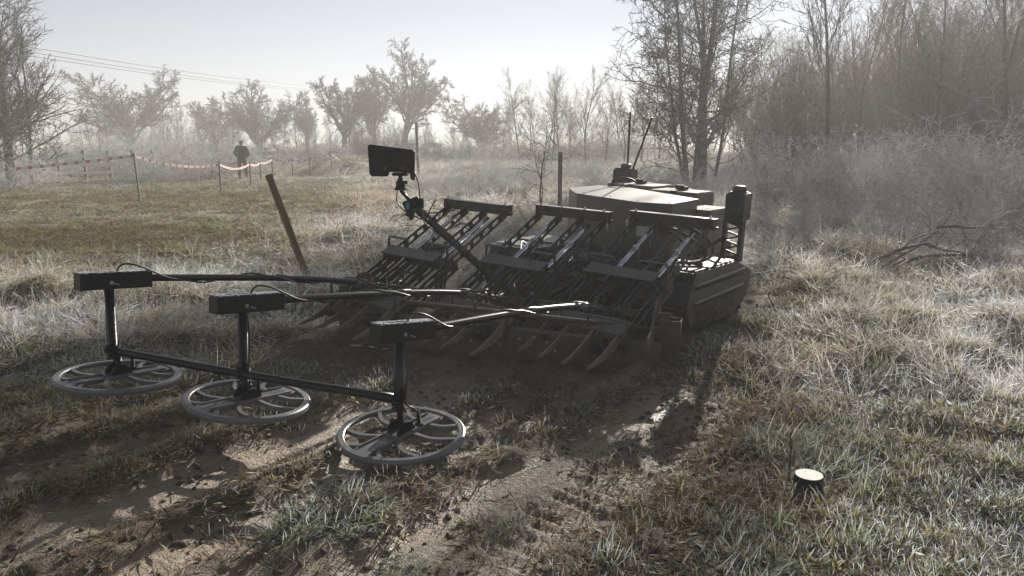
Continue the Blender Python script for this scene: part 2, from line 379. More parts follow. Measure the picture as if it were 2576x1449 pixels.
# ------------------------------------------------------------------ ground sheet
def axis(lo, hi, near0, near1, d, g):
    a = list(np.arange(near0, near1, d)); s = d; x = a[-1]
    while x < hi: s *= g; x += s; a.append(x)
    s = d; x = near0; b = []
    while x > lo: s *= g; x -= s; b.append(x)
    return np.array(b[::-1]+a)
gx = axis(-600, 600, -4.2, 4.6, .026, 1.055); gy = axis(-60, 900, 1.5, 7.2, .026, 1.05)
X, Y = np.meshgrid(gx, gy); x, y = X.ravel(), Y.ravel()
V = np.stack([x, y, height(x, y)], 1); nx, ny = len(gx), len(gy)
i = (np.arange(ny-1)[:, None]*nx+np.arange(nx-1)[None]).ravel()
F = np.stack([i, i+1, i+1+nx, i+nx], 1)
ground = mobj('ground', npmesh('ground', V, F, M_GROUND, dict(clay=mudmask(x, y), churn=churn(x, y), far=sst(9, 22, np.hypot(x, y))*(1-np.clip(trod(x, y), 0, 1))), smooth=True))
tag(ground, kind='structure')

# ------------------------------------------------------------------ grass: tuft meshes scattered with geometry nodes
def tuft(seed, nb, R, L, lean, curl, wid, K=3, up=1., spread=1., rndspan=1.):
    r = np.random.default_rng(seed)
    a = r.uniform(0, 2*PI, nb); rr = R*np.sqrt(r.uniform(0, 1, nb)); bx, by = rr*np.cos(a), rr*np.sin(a)
    az = a+r.normal(0, 1.0/spread, nb); ln = L*r.uniform(.45, 1.15, nb); th = np.abs(r.normal(lean, lean*.5, nb)); cu = r.normal(curl, curl*.6+.05, nb)
    P = np.stack([bx, by, np.full(nb, -.01)], 1); V = []; T = []
    wa = az+PI/2+r.normal(0, .5, nb); W = np.stack([np.cos(wa), np.sin(wa), r.normal(0, .2, nb)], 1)
    for k in range(K+1):
        w_ = wid*(1-(k/K)**1.6)*r.uniform(.7, 1.2, nb) if k < K else None
        if k < K: V += [P-W*w_[:, None]/2, P+W*w_[:, None]/2]; T += [np.full(nb, k/K)]*2
        else: V += [P]; T += [np.ones(nb)]
        tt = np.minimum(th+cu*(k+.5)/K, 2.6)
        P = P+np.stack([np.sin(tt)*np.cos(az), np.sin(tt)*np.sin(az), np.cos(tt)*up], 1)*(ln/K)[:, None]
        az = az+r.normal(0, .18, nb)
    V = np.concatenate(V); V[:, 2] = np.maximum(V[:, 2], -.012+.01*r.random(len(V))); T = np.concatenate(T)
    F = []; idx = np.arange(nb)
    for k in range(K-1):
        a0 = 2*k*nb; F += [np.stack([a0+idx, a0+nb+idx, a0+3*nb+idx], 1), np.stack([a0+idx, a0+3*nb+idx, a0+2*nb+idx], 1)]
    a0 = 2*(K-1)*nb; F += [np.stack([a0+idx, a0+nb+idx, 2*K*nb+idx], 1)]
    rn = r.random(nb); R_ = np.tile(rn, 2*K+1)
    return V, np.concatenate(F), T, R_
def coll(name, items, m):
    c = bpy.data.collections.new(name)
    for i, (V, F, T, R_) in enumerate(items):
        me = npmesh(name, V, F, m, dict(t=T, rnd=R_)); o = bpy.data.objects.new('%s_%02d' % (name, i), me); c.objects.link(o)
    return c
def scatter(name, c, P, rot, sc, frost, nvar, label, cat_, rng):
    N = len(P); me = bpy.data.meshes.new(name); me.vertices.add(N); me.vertices.foreach_set('co', P.astype(np.float32).ravel())
    for a, t, v in (('rot', 'FLOAT_VECTOR', rot), ('frost', 'FLOAT', frost), ('sc', 'FLOAT_VECTOR', sc), ('idx', 'INT', rng.integers(0, nvar, N))):
        at = me.attributes.new(a, t, 'POINT'); at.data.foreach_set('vector' if t == 'FLOAT_VECTOR' else 'value', np.asarray(v).ravel())
    o = mobj(name, me); tag(o, label, cat_, kind='stuff')
    g = bpy.data.node_groups.new(name, 'GeometryNodeTree')
    g.interface.new_socket('Geometry', in_out='INPUT', socket_type='NodeSocketGeometry'); g.interface.new_socket('Geometry', in_out='OUTPUT', socket_type='NodeSocketGeometry')
    gi = g.nodes.new('NodeGroupInput'); go = g.nodes.new('NodeGroupOutput')
    ci = g.nodes.new('GeometryNodeCollectionInfo'); ci.inputs[0].default_value = c; ci.inputs[1].default_value = True; ci.inputs[2].default_value = True
    ip = g.nodes.new('GeometryNodeInstanceOnPoints'); ip.inputs['Pick Instance'].default_value = True
    def na(nm, t):
        q = g.nodes.new('GeometryNodeInputNamedAttribute'); q.data_type = t; q.inputs[0].default_value = nm; return q.outputs[0]
    g.links.new(gi.outputs[0], ip.inputs['Points']); g.links.new(ci.outputs[0], ip.inputs['Instance'])
    g.links.new(na('idx', 'INT'), ip.inputs['Instance Index'])
    e2r = g.nodes.new('FunctionNodeEulerToRotation'); g.links.new(na('rot', 'FLOAT_VECTOR'), e2r.inputs[0]); g.links.new(e2r.outputs[0], ip.inputs['Rotation'])
    g.links.new(na('sc', 'FLOAT_VECTOR'), ip.inputs['Scale'])
    g.links.new(ip.outputs[0], go.inputs[0])
    md = o.modifiers.new('scatter', 'NODES'); md.node_group = g
    return o
def sample(rng, dens, y0, y1, dmax, margin=.9):
    """points in the wedge |x| < .78 y + margin with density function dens(x,y) <= dmax per m2"""
    A_ = (y1-y0)*(.78*(y0+y1)+2*margin); N = int(A_*dmax*1.15)
    y = rng.uniform(y0, y1, N); hw = .78*y1+margin; N2 = int(N*(2*hw*(y1-y0))/A_/1.15)
    y = rng.uniform(y0, y1, N2); x = rng.uniform(-hw, hw, N2)
    k = (np.abs(x) < .78*y+margin) & (rng.random(N2) < dens(x, y)/dmax)
    return x[k], y[k]
def under(x, y):
    """inside machine footprint"""
    S, B = SB(x, y)
    return ((S > -4.6) & (S < -2.33) & (B > 4.7) & (B < 7.7)) | ((S > -4.9) & (S < -2.25) & (B > 3.72+.34*(S+2.3)) & (B < 5.4))
def rots(rng, N, tilt=.15): return np.stack([rng.normal(0, tilt, N), rng.normal(0, tilt, N), rng.uniform(0, 2*PI, N)], 1)
rng = np.random.default_rng(7)
C_SHORT = coll('short_tuft', [tuft(s, 26, .06, .075, .75, .7, .0055) for s in range(6)], M_G_SHORT)
C_MAT = coll('matted_tuft', [tuft(s+20, 22, .09, .10, 1.35, .35, .006, up=.7) for s in range(6)], M_G_MAT)
C_TALL = coll('long_tuft', [tuft(s+40, 46, .14, .34, .95, 1.3, .005, K=5) for s in range(3)]+[tuft(s+50, 46, .16, .42, 1.25, .7, .005, K=5, spread=2.5) for s in range(4)]+[tuft(57, 34, .12, .34, .5, 1.6, .005, K=5)], M_G_TALL)
C_CLUMP = coll('frost_clump', [tuft(s+60, 60, .09, .17, .6, 1.0, .006, K=4) for s in range(4)], M_G_FROST)
C_STEM = coll('dead_stem', [tuft(s+80, 5, .05, .75, .22, .35, .006, K=5) for s in range(5)], M_G_TALL)
def frostf(x, y):
    S, B = SB(x, y)
    f = .75+.6*sst(.4, .62, fbm(x*.9, y*.9, 71))
    f = f*(1-.95*np.clip(trod(x, y)*1.3, 0, 1))*(1-.45*(1-sst(-2.6, -.6, x-.2*(y-3)))*(1-sst(4.0, 5.2, y)))
    # frost-free strip trodden across the field
    f = f*(1-.7*np.exp(-((y-20)/4.5)**2)*(1-sst(-6, -1, x)))
    f = f+.35*sst(-1.2, .2, S+.0)
    return np.clip(f, 0, 1.5)
def short_d(x, y):
    c = mudmask(x, y); ch = churn(x, y)
    patch = sst(.44, .58, fbm(x*1.6, y*1.6, 41)+.10*(1-ch)+.10*(1-ch)*sst(-.7, .3, SB(x, y)[0]))
    return np.where(under(x, y), 0, (1-c)**2*((1-ch)*(.25+.75*patch)+ch*.55*patch**2))*(1-.6*tall(x, y))*(1-.8*np.clip(trod(x, y), 0, 1))
def mat_d(x, y):
    c = mudmask(x, y); n_ = sst(.3, .5, fbm(x*2.3, y*2.3, 43))
    return np.where(under(x, y), 0, (1-c)**1.5*(.25+.75*n_)+.03)
layers = []
def lay(name, C, nv, dens, bands, smin, smax, tilt, label, cat_, zs=(.8, 1.25), fmul=1., zp=.85):
    Ps, Rs, Ss, Fs = [], [], [], []
    for y0, y1, dm, k in bands:
        x, y = sample(rng, lambda a, b_: dens(a, b_)*dm, y0, y1, dm)
        N = len(x); Ps.append(np.stack([x, y, height(x, y)], 1)); Rs.append(rots(rng, N, tilt))
        s_ = rng.uniform(smin, smax, N)*k; Ss.append(np.stack([s_, s_, s_*rng.uniform(*zs, N)/(k**zp)], 1)); Fs.append(frostf(x, y)*fmul*rng.uniform(.6, 1.1, N))
    scatter(name, C, np.concatenate(Ps), np.concatenate(Rs), np.concatenate(Ss), np.concatenate(Fs), nv, label, cat_, rng)
    layers.append((name, sum(len(p_) for p_ in Ps)))
lay('short_grass', C_SHORT, 6, short_d, [(1.6, 5, 420, 1.), (5, 9, 260, 1.25), (9, 16, 90, 1.9), (16, 34, 22, 3.2), (34, 70, 5, 6)], .7, 1.35, .2,
    'short frosted green grass growing in patches over the muddy field', 'grass')
lay('matted_grass', C_MAT, 6, mat_d, [(1.6, 5, 420, .95), (5, 9, 230, 1.3), (9, 16, 60, 2.1), (16, 34, 14, 3.4)], .6, 1.3, .12,
    'flattened brown dead grass and leaf litter pressed into the mud', 'dead grass', fmul=.9)
lay('long_grass', C_TALL, 8, lambda x, y: np.where(under(x, y), 0, tall(x, y)), [(3.5, 8, 105, .75), (8, 15, 46, 1.0), (15, 34, 11, 1.7), (34, 60, 2.2, 3.)], .5, .98, .4,
    'long pale frosted grass lying in tussocks round the machine', 'long grass', zp=.5)
lay('dead_stems', C_STEM, 5, lambda x, y: np.where(under(x, y), 0, tall(x, y)*sst(.45, .6, fbm(x*.7, y*.7, 91))*(.25+.75*sst(-1, 2, x))), [(5, 9, 6, .55), (9, 16, 4, .9), (16, 34, 1.6, 1.2)], .6, 1.2, .2,
    'thin frosted dead stalks standing above the long grass', 'dead stalks', zp=.2)
lay('frosted_clumps', C_CLUMP, 4, lambda x, y: np.where(under(x, y), 0, (1-mudmask(x, y))**2*(1-.85*churn(x, y))*sst(.5, .62, fbm(x*1.1, y*1.1, 47))), [(1.7, 5, 12, .6), (5, 9, 14, .8), (9, 16, 6, 1.2)], .6, 1.2, .2,
    'blue green frosted grass clumps standing out of the turf', 'grass')

# clods of soil: lumpy pebbles
def clod(seed, r0=.5):
    bm = bmesh.new(); bmesh.ops.create_icosphere(bm, subdivisions=2, radius=1); r = np.random.default_rng(seed); o_ = r.uniform(0, 99, 3)
    V = np.array([v.co for v in bm.verts]); F = np.array([[v.index for v in f.verts] for f in bm.faces]); bm.free()
    d = .65+.7*fbm(V[:, 0]*1.3+o_[0], V[:, 1]*1.3+V[:, 2]*1.7+o_[1], seed, 3); V = V*d[:, None]*[1, .8, .55]
    return V, F, d*0, d*0+.5
C_CLOD = coll('clod', [clod(s) for s in range(5)], M_CLOD)
x, y = sample(rng, lambda x, y: 240*np.where(under(x, y), .3, churn(x, y)*sst(.38, .6, fbm(x*2, y*2, 61))), 1.6, 7, 240)
S_, B_ = SB(x, y); N = len(x); sz = rng.uniform(.08, 1, N)**2.2*.022+.003*(1+1.6*np.exp(-((B_-3.98-.34*(S_+2.3))/.25)**2))
scatter('soil_clods', C_CLOD, np.stack([x, y, height(x, y)], 1), rots(rng, N, .5), np.stack([sz]*3, 1), np.zeros(N), 5, 'crumbled dark soil clods turned up by the machine', 'soil', rng)
# dead leaves lying on the mud and in the grass
def leaf(seed):
    r = np.random.default_rng(seed); n_ = 6; V = [(0,0,0)]
    for i in range(7):
        t = i/6; w_ = .42*math.sin(PI*min(1, t*.92+.06)); 
        V += [(-w_, t-.5, .25*w_+r.normal(0,.06)), (0, t-.5, r.normal(0,.04)), (w_, t-.5, .3*w_+r.normal(0,.06))]
    V = np.array(V[1:]); F = []
    for i in range(6):
        for j in range(2): a = i*3+j; F += [(a, a+1, a+4), (a, a+4, a+3)]
    return V, np.array(F), V[:, 0]*0+.2, V[:, 0]*0+r.random()
M_LEAF = blade_mat('dead_leaf', [(.10,.055,.03), (.19,.12,.06), (.28,.2,.11), (.14,.10,.07)], frost=.5, t0=0)
C_LEAF = coll('leaf', [leaf(s) for s in range(5)], M_LEAF)
x, y = sample(rng, lambda x, y: 26*np.where(under(x, y), 0, sst(.35, .6, fbm(x*1.5, y*1.5, 66))), 1.6, 8, 26)
N = len(x); sz = rng.uniform(.012, .034, N); rr_ = rots(rng, N, .45)
scatter('dead_leaves', C_LEAF, np.stack([x, y, height(x, y)+.006], 1), rr_, np.stack([sz]*3, 1), rng.uniform(0, 1, N), 5, 'curled dead brown leaves scattered over mud and grass', 'leaves', rng)
# ------------------------------------------------------------------ trees
def unit(v): return v/np.maximum(np.linalg.norm(v, axis=-1, keepdims=True), 1e-9)
def branches(r, P, D, L, R, k, wander, up, taper, zig=0.):
    """grow N branches; returns points (N,k+1,3), radii (N,k+1)"""
    pts = [P]; d = D; N = len(P); ph = r.uniform(0, 2*PI, N); side = unit(np.cross(D, np.stack([np.cos(ph), np.sin(ph), ph*0+.3], 1)))
    for j in range(k):
        d = unit(d+r.normal(0, wander, (N, 3))+np.array([0, 0, up/k])+side*zig*(1 if j % 2 else -1))
        pts.append(pts[-1]+d*(L/k)[:, None])
    pts = np.stack(pts, 1); t = np.linspace(0, 1, k+1)[None]
    return pts, R[:, None]*(1-(1-taper)*t)
def kids(r, pts, rad, L, n, t0, t1, ang, angv, ratio, rr, fall=.5, flat=0., rmin=0.):
    N, K1, _ = pts.shape; n_ = np.full(N, n); idx = np.repeat(np.arange(N), n)
    t = np.tile((np.arange(n)+.5)/n, N); t = t0+(t1-t0)*np.clip(t+r.uniform(-.4, .4, len(t))/n, 0, 1)
    f = t*(K1-1); i = np.minimum(f.astype(int), K1-2); u = (f-i)[:, None]
    P = pts[idx, i]*(1-u)+pts[idx, i+1]*u; D = unit(pts[idx, i+1]-pts[idx, i])
    R = rad[idx, i]*(1-u[:, 0])+rad[idx, i+1]*u[:, 0]
    az = np.tile(np.arange(n)*2.4, N)+r.uniform(0, 2*PI, N)[idx]+r.normal(0, .4, len(idx))
    a = np.cross(D, np.array([0, 0, 1.])+r.normal(0, .05, (len(idx), 3))); a = unit(a); b = np.cross(D, a)
    q = a*np.cos(az)[:, None]+b*np.sin(az)[:, None]; q[:, 2] *= (1-flat)
    th = np.clip(r.normal(ang, angv, len(idx)), .1, 1.9)[:, None]
    D2 = unit(D*np.cos(th)+unit(q)*np.sin(th))
    L2 = L[idx]*ratio*(1-fall*t)*r.uniform(.6, 1.2, len(idx)); R2 = np.maximum(np.minimum(R*.9, R*rr+0*t), rmin)
    return P, D2, L2, R2
def skin(segs, m):
    """list of (pts,rad) -> V,F with m-sided tubes"""
    Vs, Fs = [], []; off = 0
    for pts, rad in segs:
        N, K1, _ = pts.shape
        T = unit(np.concatenate([pts[:, 1:]-pts[:, :-1], pts[:, -1:]-pts[:, -2:-1]], 1))
        ref = np.where(np.abs(T[..., 2:]) < .9, np.array([0, 0, 1.]), np.array([1., 0, 0])); a = unit(np.cross(T, ref)); b = np.cross(T, a)
        an = 2*PI*np.arange(m)/m
        ring = pts[:, :, None]+(a[:, :, None]*np.cos(an)[:, None]+b[:, :, None]*np.sin(an)[:, None])*rad[:, :, None, None]
        Vs.append(ring.reshape(-1, 3)); base = off+(np.arange(N)[:, None, None]*K1+np.arange(K1-1)[None, :, None])*m
        k = np.arange(m)[None, None]; k2 = (k+1) % m
        Fs.append(np.stack([base+k, base+k2, base+m+k2, base+m+k], -1).reshape(-1, 4)); off += N*K1*m
    return np.concatenate(Vs), np.concatenate(Fs)
def tree_mesh(name, seed, starts, lv, mt=None, mc=None, nt=1):
    """starts: list of (P,D,L,R). lv: list of dicts for each level. first nt levels form the trunk mesh"""
    r = np.random.default_rng(seed)
    P, D, L, R = [np.array(q, float) for q in zip(*starts)]
    D = unit(D); segT, segC = [], []
    for q, s in enumerate(lv):
        if q: P, D, L, R = kids(r, pts, rad, L, **s['kids'])
        pts, rad = branches(r, P, D, L, R, s.get('k', 4), s.get('w', .1), s.get('up', .1), s.get('taper', .35), s.get('zig', 0.))
        (segT if q < nt else segC).append((pts, rad))
    VT, FT = skin(segT, 6); VC, FC = skin(segC, 3)
    return npmesh(name+'_trunk', VT, FT, mt or M_BARK, smooth=True), npmesh(name+'_crown', VC, FC, mc or M_TWIG)
def K(n, t0, t1, ang, angv, ratio, rr, fall=.5, flat=0., rmin=.006): return dict(n=n, t0=t0, t1=t1, ang=ang, angv=angv, ratio=ratio, rr=rr, fall=fall, flat=flat, rmin=rmin)
def put(name, me, x, y, s=1., rz=0., label='', cat_='tree', group=None, sz=None, dz=0.):
    e = empty(name, Matrix.Translation((x, y, H(x, y)+dz)) @ Matrix.Rotation(rz, 4, 'Z') @ Matrix.Diagonal((s, s, sz or s, 1)), label, cat_, group)
    mobj('trunk', me[0], e); mobj('crown', me[1], e); return e
def px(u, y):
    """world x of photo column u (2576 wide) at ground distance y"""
    return (u-1288)/1860*(y*math.cos(.19)+1.2*math.sin(.19))
Z = (0, 0, -.1)
# oaks across the field
def oak(seed, h=10., sp=.9, ht=.3):
    r = np.random.default_rng(seed+500)
    return tree_mesh('oak', seed, [(Z, (r.normal(0,.06), r.normal(0,.06), 1), h*ht*1.25, h*.036)],
        [dict(k=5, w=.05, up=.1, taper=.6), dict(kids=K(12, .4, 1, .75*sp, .22, (1.02-ht)/(ht*1.25)*.95, .5, .08), k=7, w=.09, up=.2, taper=.25),
         dict(kids=K(13, .15, 1, .72, .15, .38, .42, .4, rmin=.036), k=5, w=.16, up=.2, taper=.4),
         dict(kids=K(9, .15, 1, .7, .25, .48, .5, .35, rmin=.03), k=3, w=.22, up=.15, taper=.5),
         dict(kids=K(6, .15, 1, .7, .3, .55, .6, .2, rmin=.024), k=2, w=.25, up=.1, taper=.7)], nt=2, mc=M_TWIG)
OAK = [oak(1, 10, 1.05, .22), oak(2, 10, .8, .35), oak(3, 10, .62, .42)]
for u, yy, v, s, szr, rz, lb in (
    (330, 78, 0, 1.18, 1.0, .3, 'broad spreading bare oak, leftmost of the big misty oaks across the field'),
    (540, 84, 1, .80, 1.0, 1.3, 'small bare oak in the mist behind the walking person, left of the taller one'),
    (655, 76, 0, .88, 1.12, 2.2, 'round crowned bare oak in the mist just right of and above the walking person'),
    (775, 84, 2, .66, 1.15, 4.3, 'thin crooked bare oak between the round oak and the tall fan shaped oak'),
    (868, 72, 1, .86, 1.25, 5.1, 'fan shaped bare oak with a straight clear trunk, left of the pair of tall trees'),
    (945, 76, 2, .80, 1.2, .9, 'slim bare tree between the fan shaped oak and the tallest of the far oaks'),
    (1012, 71, 2, 1.02, 1.14, 2.9, 'tallest of the far bare oaks with many upright limbs, above the bush'),
    (1212, 70, 0, .80, .98, 3.6, 'isolated round bare oak in the mist between the tall post and the pale wood')):
    put('oak_tree', OAK[v], px(u, yy), yy, s*.95, rz, lb, 'oak', 'bare oaks across the field', sz=s*szr*.86)
# saplings, thicket and hedgerow trees
def ash(seed, h=9., nt=1, mc=None):
    r = np.random.default_rng(seed+900)
    return tree_mesh('ash', seed, [(Z, (r.normal(0,.05), r.normal(0,.05), 1), h, h*.012)],
        [dict(k=8, w=.045, up=.1, taper=.15), dict(kids=K(22, .2, .98, .62, .15, .44, .42, .5, rmin=.015), k=5, w=.09, up=.45, taper=.35),
         dict(kids=K(9, .2, 1, .6, .2, .42, .5, .4, rmin=.011), k=3, w=.12, up=.3, taper=.5),
         dict(kids=K(5, .2, 1, .6, .2, .5, .6, .3, rmin=.0085), k=3, w=.15, up=.2, taper=.6),
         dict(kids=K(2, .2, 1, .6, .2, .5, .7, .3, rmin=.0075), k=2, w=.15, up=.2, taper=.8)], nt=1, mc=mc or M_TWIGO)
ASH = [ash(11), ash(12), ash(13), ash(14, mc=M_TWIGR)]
rt = random.Random(5)
g_wood = 'slender bare trees of the misty wood on the right'
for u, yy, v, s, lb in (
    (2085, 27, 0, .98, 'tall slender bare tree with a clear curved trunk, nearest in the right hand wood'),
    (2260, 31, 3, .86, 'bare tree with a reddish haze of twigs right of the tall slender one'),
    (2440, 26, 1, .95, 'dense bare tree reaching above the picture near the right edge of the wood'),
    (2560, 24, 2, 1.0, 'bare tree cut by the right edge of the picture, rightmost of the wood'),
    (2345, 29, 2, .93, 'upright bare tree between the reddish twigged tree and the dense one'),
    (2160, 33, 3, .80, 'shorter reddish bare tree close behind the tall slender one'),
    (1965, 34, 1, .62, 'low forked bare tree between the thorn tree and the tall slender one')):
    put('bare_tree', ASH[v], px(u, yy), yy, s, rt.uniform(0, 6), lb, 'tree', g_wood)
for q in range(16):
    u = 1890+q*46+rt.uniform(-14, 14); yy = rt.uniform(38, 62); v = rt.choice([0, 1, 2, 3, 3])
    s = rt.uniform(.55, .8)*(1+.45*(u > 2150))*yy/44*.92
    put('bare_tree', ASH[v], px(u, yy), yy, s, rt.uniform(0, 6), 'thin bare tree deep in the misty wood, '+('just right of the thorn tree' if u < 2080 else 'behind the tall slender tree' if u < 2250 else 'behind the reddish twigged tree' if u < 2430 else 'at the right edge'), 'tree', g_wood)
g_pale = 'pale reddish young trees left of the thorn tree'
for u, yy, s in ((1330, 52, .50), (1385, 48, .60), (1430, 50, .50), (1475, 47, .64), (1520, 50, .52), (1570, 46, .48), (1610, 50, .52), (1655, 48, .47)):
    put('young_tree', ASH[3], px(u, yy), yy, s, rt.uniform(0, 6), 'pale reddish bushy young tree in the mist left of the thorn tree', 'tree', g_pale, sz=s*.92)
for q in range(46):
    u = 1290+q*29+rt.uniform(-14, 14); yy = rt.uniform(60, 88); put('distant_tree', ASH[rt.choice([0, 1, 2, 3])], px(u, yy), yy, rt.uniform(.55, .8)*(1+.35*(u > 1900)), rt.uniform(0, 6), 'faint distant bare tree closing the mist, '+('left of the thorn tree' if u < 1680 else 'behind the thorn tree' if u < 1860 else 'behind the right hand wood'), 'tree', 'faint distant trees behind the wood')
g_hedge = 'low misty trees under the far oaks'
for q in range(56):
    u = 190+q*20+rt.uniform(-16, 16); yy = rt.uniform(58, 82); s = rt.uniform(.32, .46)*(1.1 if u < 800 else .85)
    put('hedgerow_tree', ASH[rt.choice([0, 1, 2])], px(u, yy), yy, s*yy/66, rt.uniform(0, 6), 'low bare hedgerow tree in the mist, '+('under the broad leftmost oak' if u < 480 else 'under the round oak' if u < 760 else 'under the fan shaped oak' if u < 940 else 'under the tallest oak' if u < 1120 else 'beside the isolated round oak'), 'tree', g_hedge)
# hawthorn right behind the machine: several stems, zigzag thorny twigs
HAW = tree_mesh('hawthorn', 31, [((0,0,-.1),(.02,0,1),7.6,.125), ((.30,.1,-.1),(.06,0,1),7.2,.09), ((-.18,.1,-.1),(-.08,.05,1),6.8,.09), ((.12,-.2,-.1),(.02,-.05,1),6.2,.08), ((.5,-.1,-.1),(.16,0,1),5.5,.06), ((-.3,-.1,-.1),(-.2,-.1,1),5.0,.06)],
    [dict(k=9, w=.05, up=.15, taper=.2), dict(kids=K(26, .10, .98, .95, .25, .38, .36, .45, rmin=.014), k=6, w=.14, up=.35, taper=.35, zig=.06),
     dict(kids=K(11, .12, 1, .9, .3, .42, .45, .35, rmin=.010), k=4, w=.2, up=.0, taper=.5, zig=.16),
     dict(kids=K(8, .1, 1, 1.05, .3, .42, .6, .2, rmin=.0075), k=3, w=.2, up=0., taper=.5, zig=.25)], nt=1, mc=M_TWIG)
put('hawthorn_tree', HAW, px(1748, 26), 26, 1.15, 0, 'dark many stemmed thorn tree with tangled twigs standing behind the machine', 'tree', sz=1.35)
# near tree on the left, drooping lower boughs
ALD = tree_mesh('alder', 41, [((0,0,-.1),(0,0,1),9.6,.2), ((-1.3,.5,-.1),(-.05,0,1),8.6,.12), ((.5,.6,-.1),(.1,.05,1),7.0,.09)],
    [dict(k=9, w=.035, up=.1, taper=.12), dict(kids=K(46, .06, .98, 1.0, .2, .46, .36, .62, rmin=.016), k=6, w=.1, up=.42, taper=.35),
     dict(kids=K(10, .12, 1, .75, .2, .42, .5, .4, rmin=.013), k=4, w=.15, up=.3, taper=.5),
     dict(kids=K(6, .12, 1, .7, .3, .48, .6, .2, rmin=.010), k=2, w=.2, up=.25, taper=.5)], nt=1)
put('alder_tree', ALD, px(30, 28), 28, .82, 0, 'tall bare tree with dense frosted branches at the left edge beside the fence', 'tree')
put('alder_tree', ALD, px(-70, 24), 24, .8, 2.1, 'bare tree mostly outside the left edge, only its frosted branches showing', 'tree')
# bushes and brambles
def bush(seed, n, R, Hh, spread, mc, zig=.05, up=.2, rad=.012, lv2=8, arch=0.):
    r = np.random.default_rng(seed); st = []
    for i in range(n):
        a = r.uniform(0, 2*PI); q = R*math.sqrt(r.random()); st.append(((q*math.cos(a), q*math.sin(a), -.05), (spread*math.cos(a)+r.normal(0,.2), spread*math.sin(a)+r.normal(0,.2), 1), Hh*r.uniform(.6, 1.25), rad*r.uniform(.6, 1.2)))
    return tree_mesh('bush', seed, st, [dict(k=6, w=.12, up=up-arch, taper=.35), dict(kids=K(lv2, .15, 1, .7, .25, .42, .55, .4, rmin=.005), k=4, w=.18, up=up-arch, taper=.5, zig=zig),
        dict(kids=K(5, .1, 1, .8, .3, .45, .65, .2, rmin=.004), k=2, w=.25, up=0, taper=.6, zig=zig)], nt=1, mt=mc, mc=mc)
def where(u): return 'behind the left ramp' if u < 1330 else 'left of the machine housing' if u < 1560 else 'below the thorn tree' if u < 1860 else 'right of the mast' if u < 2060 else 'below the tall slender tree' if u < 2200 else 'above the fallen branch' if u < 2420 else 'at the right edge'
BR = [bush(51, 56, 1.1, 1.9, .6, M_SCRUB, arch=.9, rad=.010), bush(52, 50, 1.0, 2.0, .75, M_SCRUB, arch=1.3, rad=.010), bush(53, 44, .8, 1.7, .9, M_TWIGR, arch=1.1, rad=.010)]
def pb(name, v, u, yy, s, lb, cat_='bush', group=None, sz=None):
    e = put(name, v, px(u, yy), yy, s, rt.uniform(0, 6), lb, cat_, group, sz=sz)
    for c_ in e.children: c_.name = 'stem' if c_.name.startswith('trunk') else 'twigs'
    return e
pb('bramble_bush', BR[0], 430, 33, 1.25, 'big reddish brown bramble mound at the right end of the rail fence')
pb('bramble_bush', BR[1], 395, 32, .9, 'smaller bramble bush against the last fence post')
pb('bramble_bush', BR[2], 505, 35, 1.1, 'bramble bush between the fence end and the walking person')
pb('bramble_bush', BR[0], 560, 38, 1.1, 'frosted bramble bush just left of the walking person')
pb('bramble_bush', BR[1], 680, 44, 1.2, 'hazy bramble bush right of the walking person')
pb('bramble_bush', BR[2], 760, 47, 1.2, 'hazy bush behind the far tape posts')
for u, yy, s in ((20, 30, .7), (95, 31, .55), (150, 36.5, .8), (205, 37, .8), (270, 38, .8), (-30, 25, 1.0)):
    pb('bramble_bush', rt.choice(BR), u, yy, s, 'tangled frosted bramble growing through the rail fence on the left', group='brambles along the rail fence')
pb('round_bush', bush(61, 150, 1.2, 2.2, .5, M_TWIGD, lv2=9), 972, 62, 1.5, 'dark dome shaped bush in the haze below the tallest oak', sz=1.15)
for q in range(44):
    u = 180+q*34+rt.uniform(-20, 20); yy = rt.uniform(56, 74)
    pb('hedge_bush', rt.choice(BR), u, yy, rt.uniform(1.1, 1.9), 'low hazy hedge bush at the far side of the field, '+('left of the walking person' if u < 600 else 'below the fan shaped oak' if u < 900 else 'below the tallest oak' if u < 1150 else 'right of the tall post'), group='low bushes along the far hedge')
g_scrub = 'frosted scrub at the edge of the right hand wood'
for q in range(40):
    u = 1120+q*38+rt.uniform(-20, 20); yy = rt.uniform(17, 30) if u > 1500 else rt.uniform(20, 34)
    s = rt.uniform(.5, .8)*(1.1 if u > 2100 else 1)
    pb('scrub_bush', rt.choice(BR), u, yy, s, 'low frosted tangle of scrub '+where(u)+' before the wood', group=g_scrub)
for u, yy, s in ((2250, 17, 1.15), (2420, 16, 1.3), (2530, 14.5, 1.2), (2330, 19, 1.25), (2150, 20, 1.2), (2600, 18, 1.6), (2480, 21, 1.7)):
    pb('scrub_bush', rt.choice(BR[:2]), u, yy, s*.78, 'dense frosted bramble thicket at the right edge below the trees', group='dense brambles at the right edge')
COP = [bush(91, 16, .5, 5.6, .22, M_TWIGO, zig=.02, up=.5, rad=.032, lv2=15), bush(92, 12, .4, 6.2, .28, M_TWIGR, zig=.02, up=.45, rad=.032, lv2=16)]
for q in range(34):
    u = 1880+q*22+rt.uniform(-14, 14); yy = rt.uniform(30, 46); e = put('coppiced_shrub', COP[q % 2], px(u, yy), yy, rt.uniform(.6, .85)*(1+.35*(u > 2150)), rt.uniform(0, 6), 'many stemmed bare shrub in the wood edge, '+('right of the thorn tree' if u < 2080 else 'behind the tall slender tree' if u < 2250 else 'near the right edge'), 'shrub', 'many stemmed shrubs of the wood edge')
    for c_ in e.children: c_.name = 'stem' if c_.name.startswith('trunk') else 'twigs'
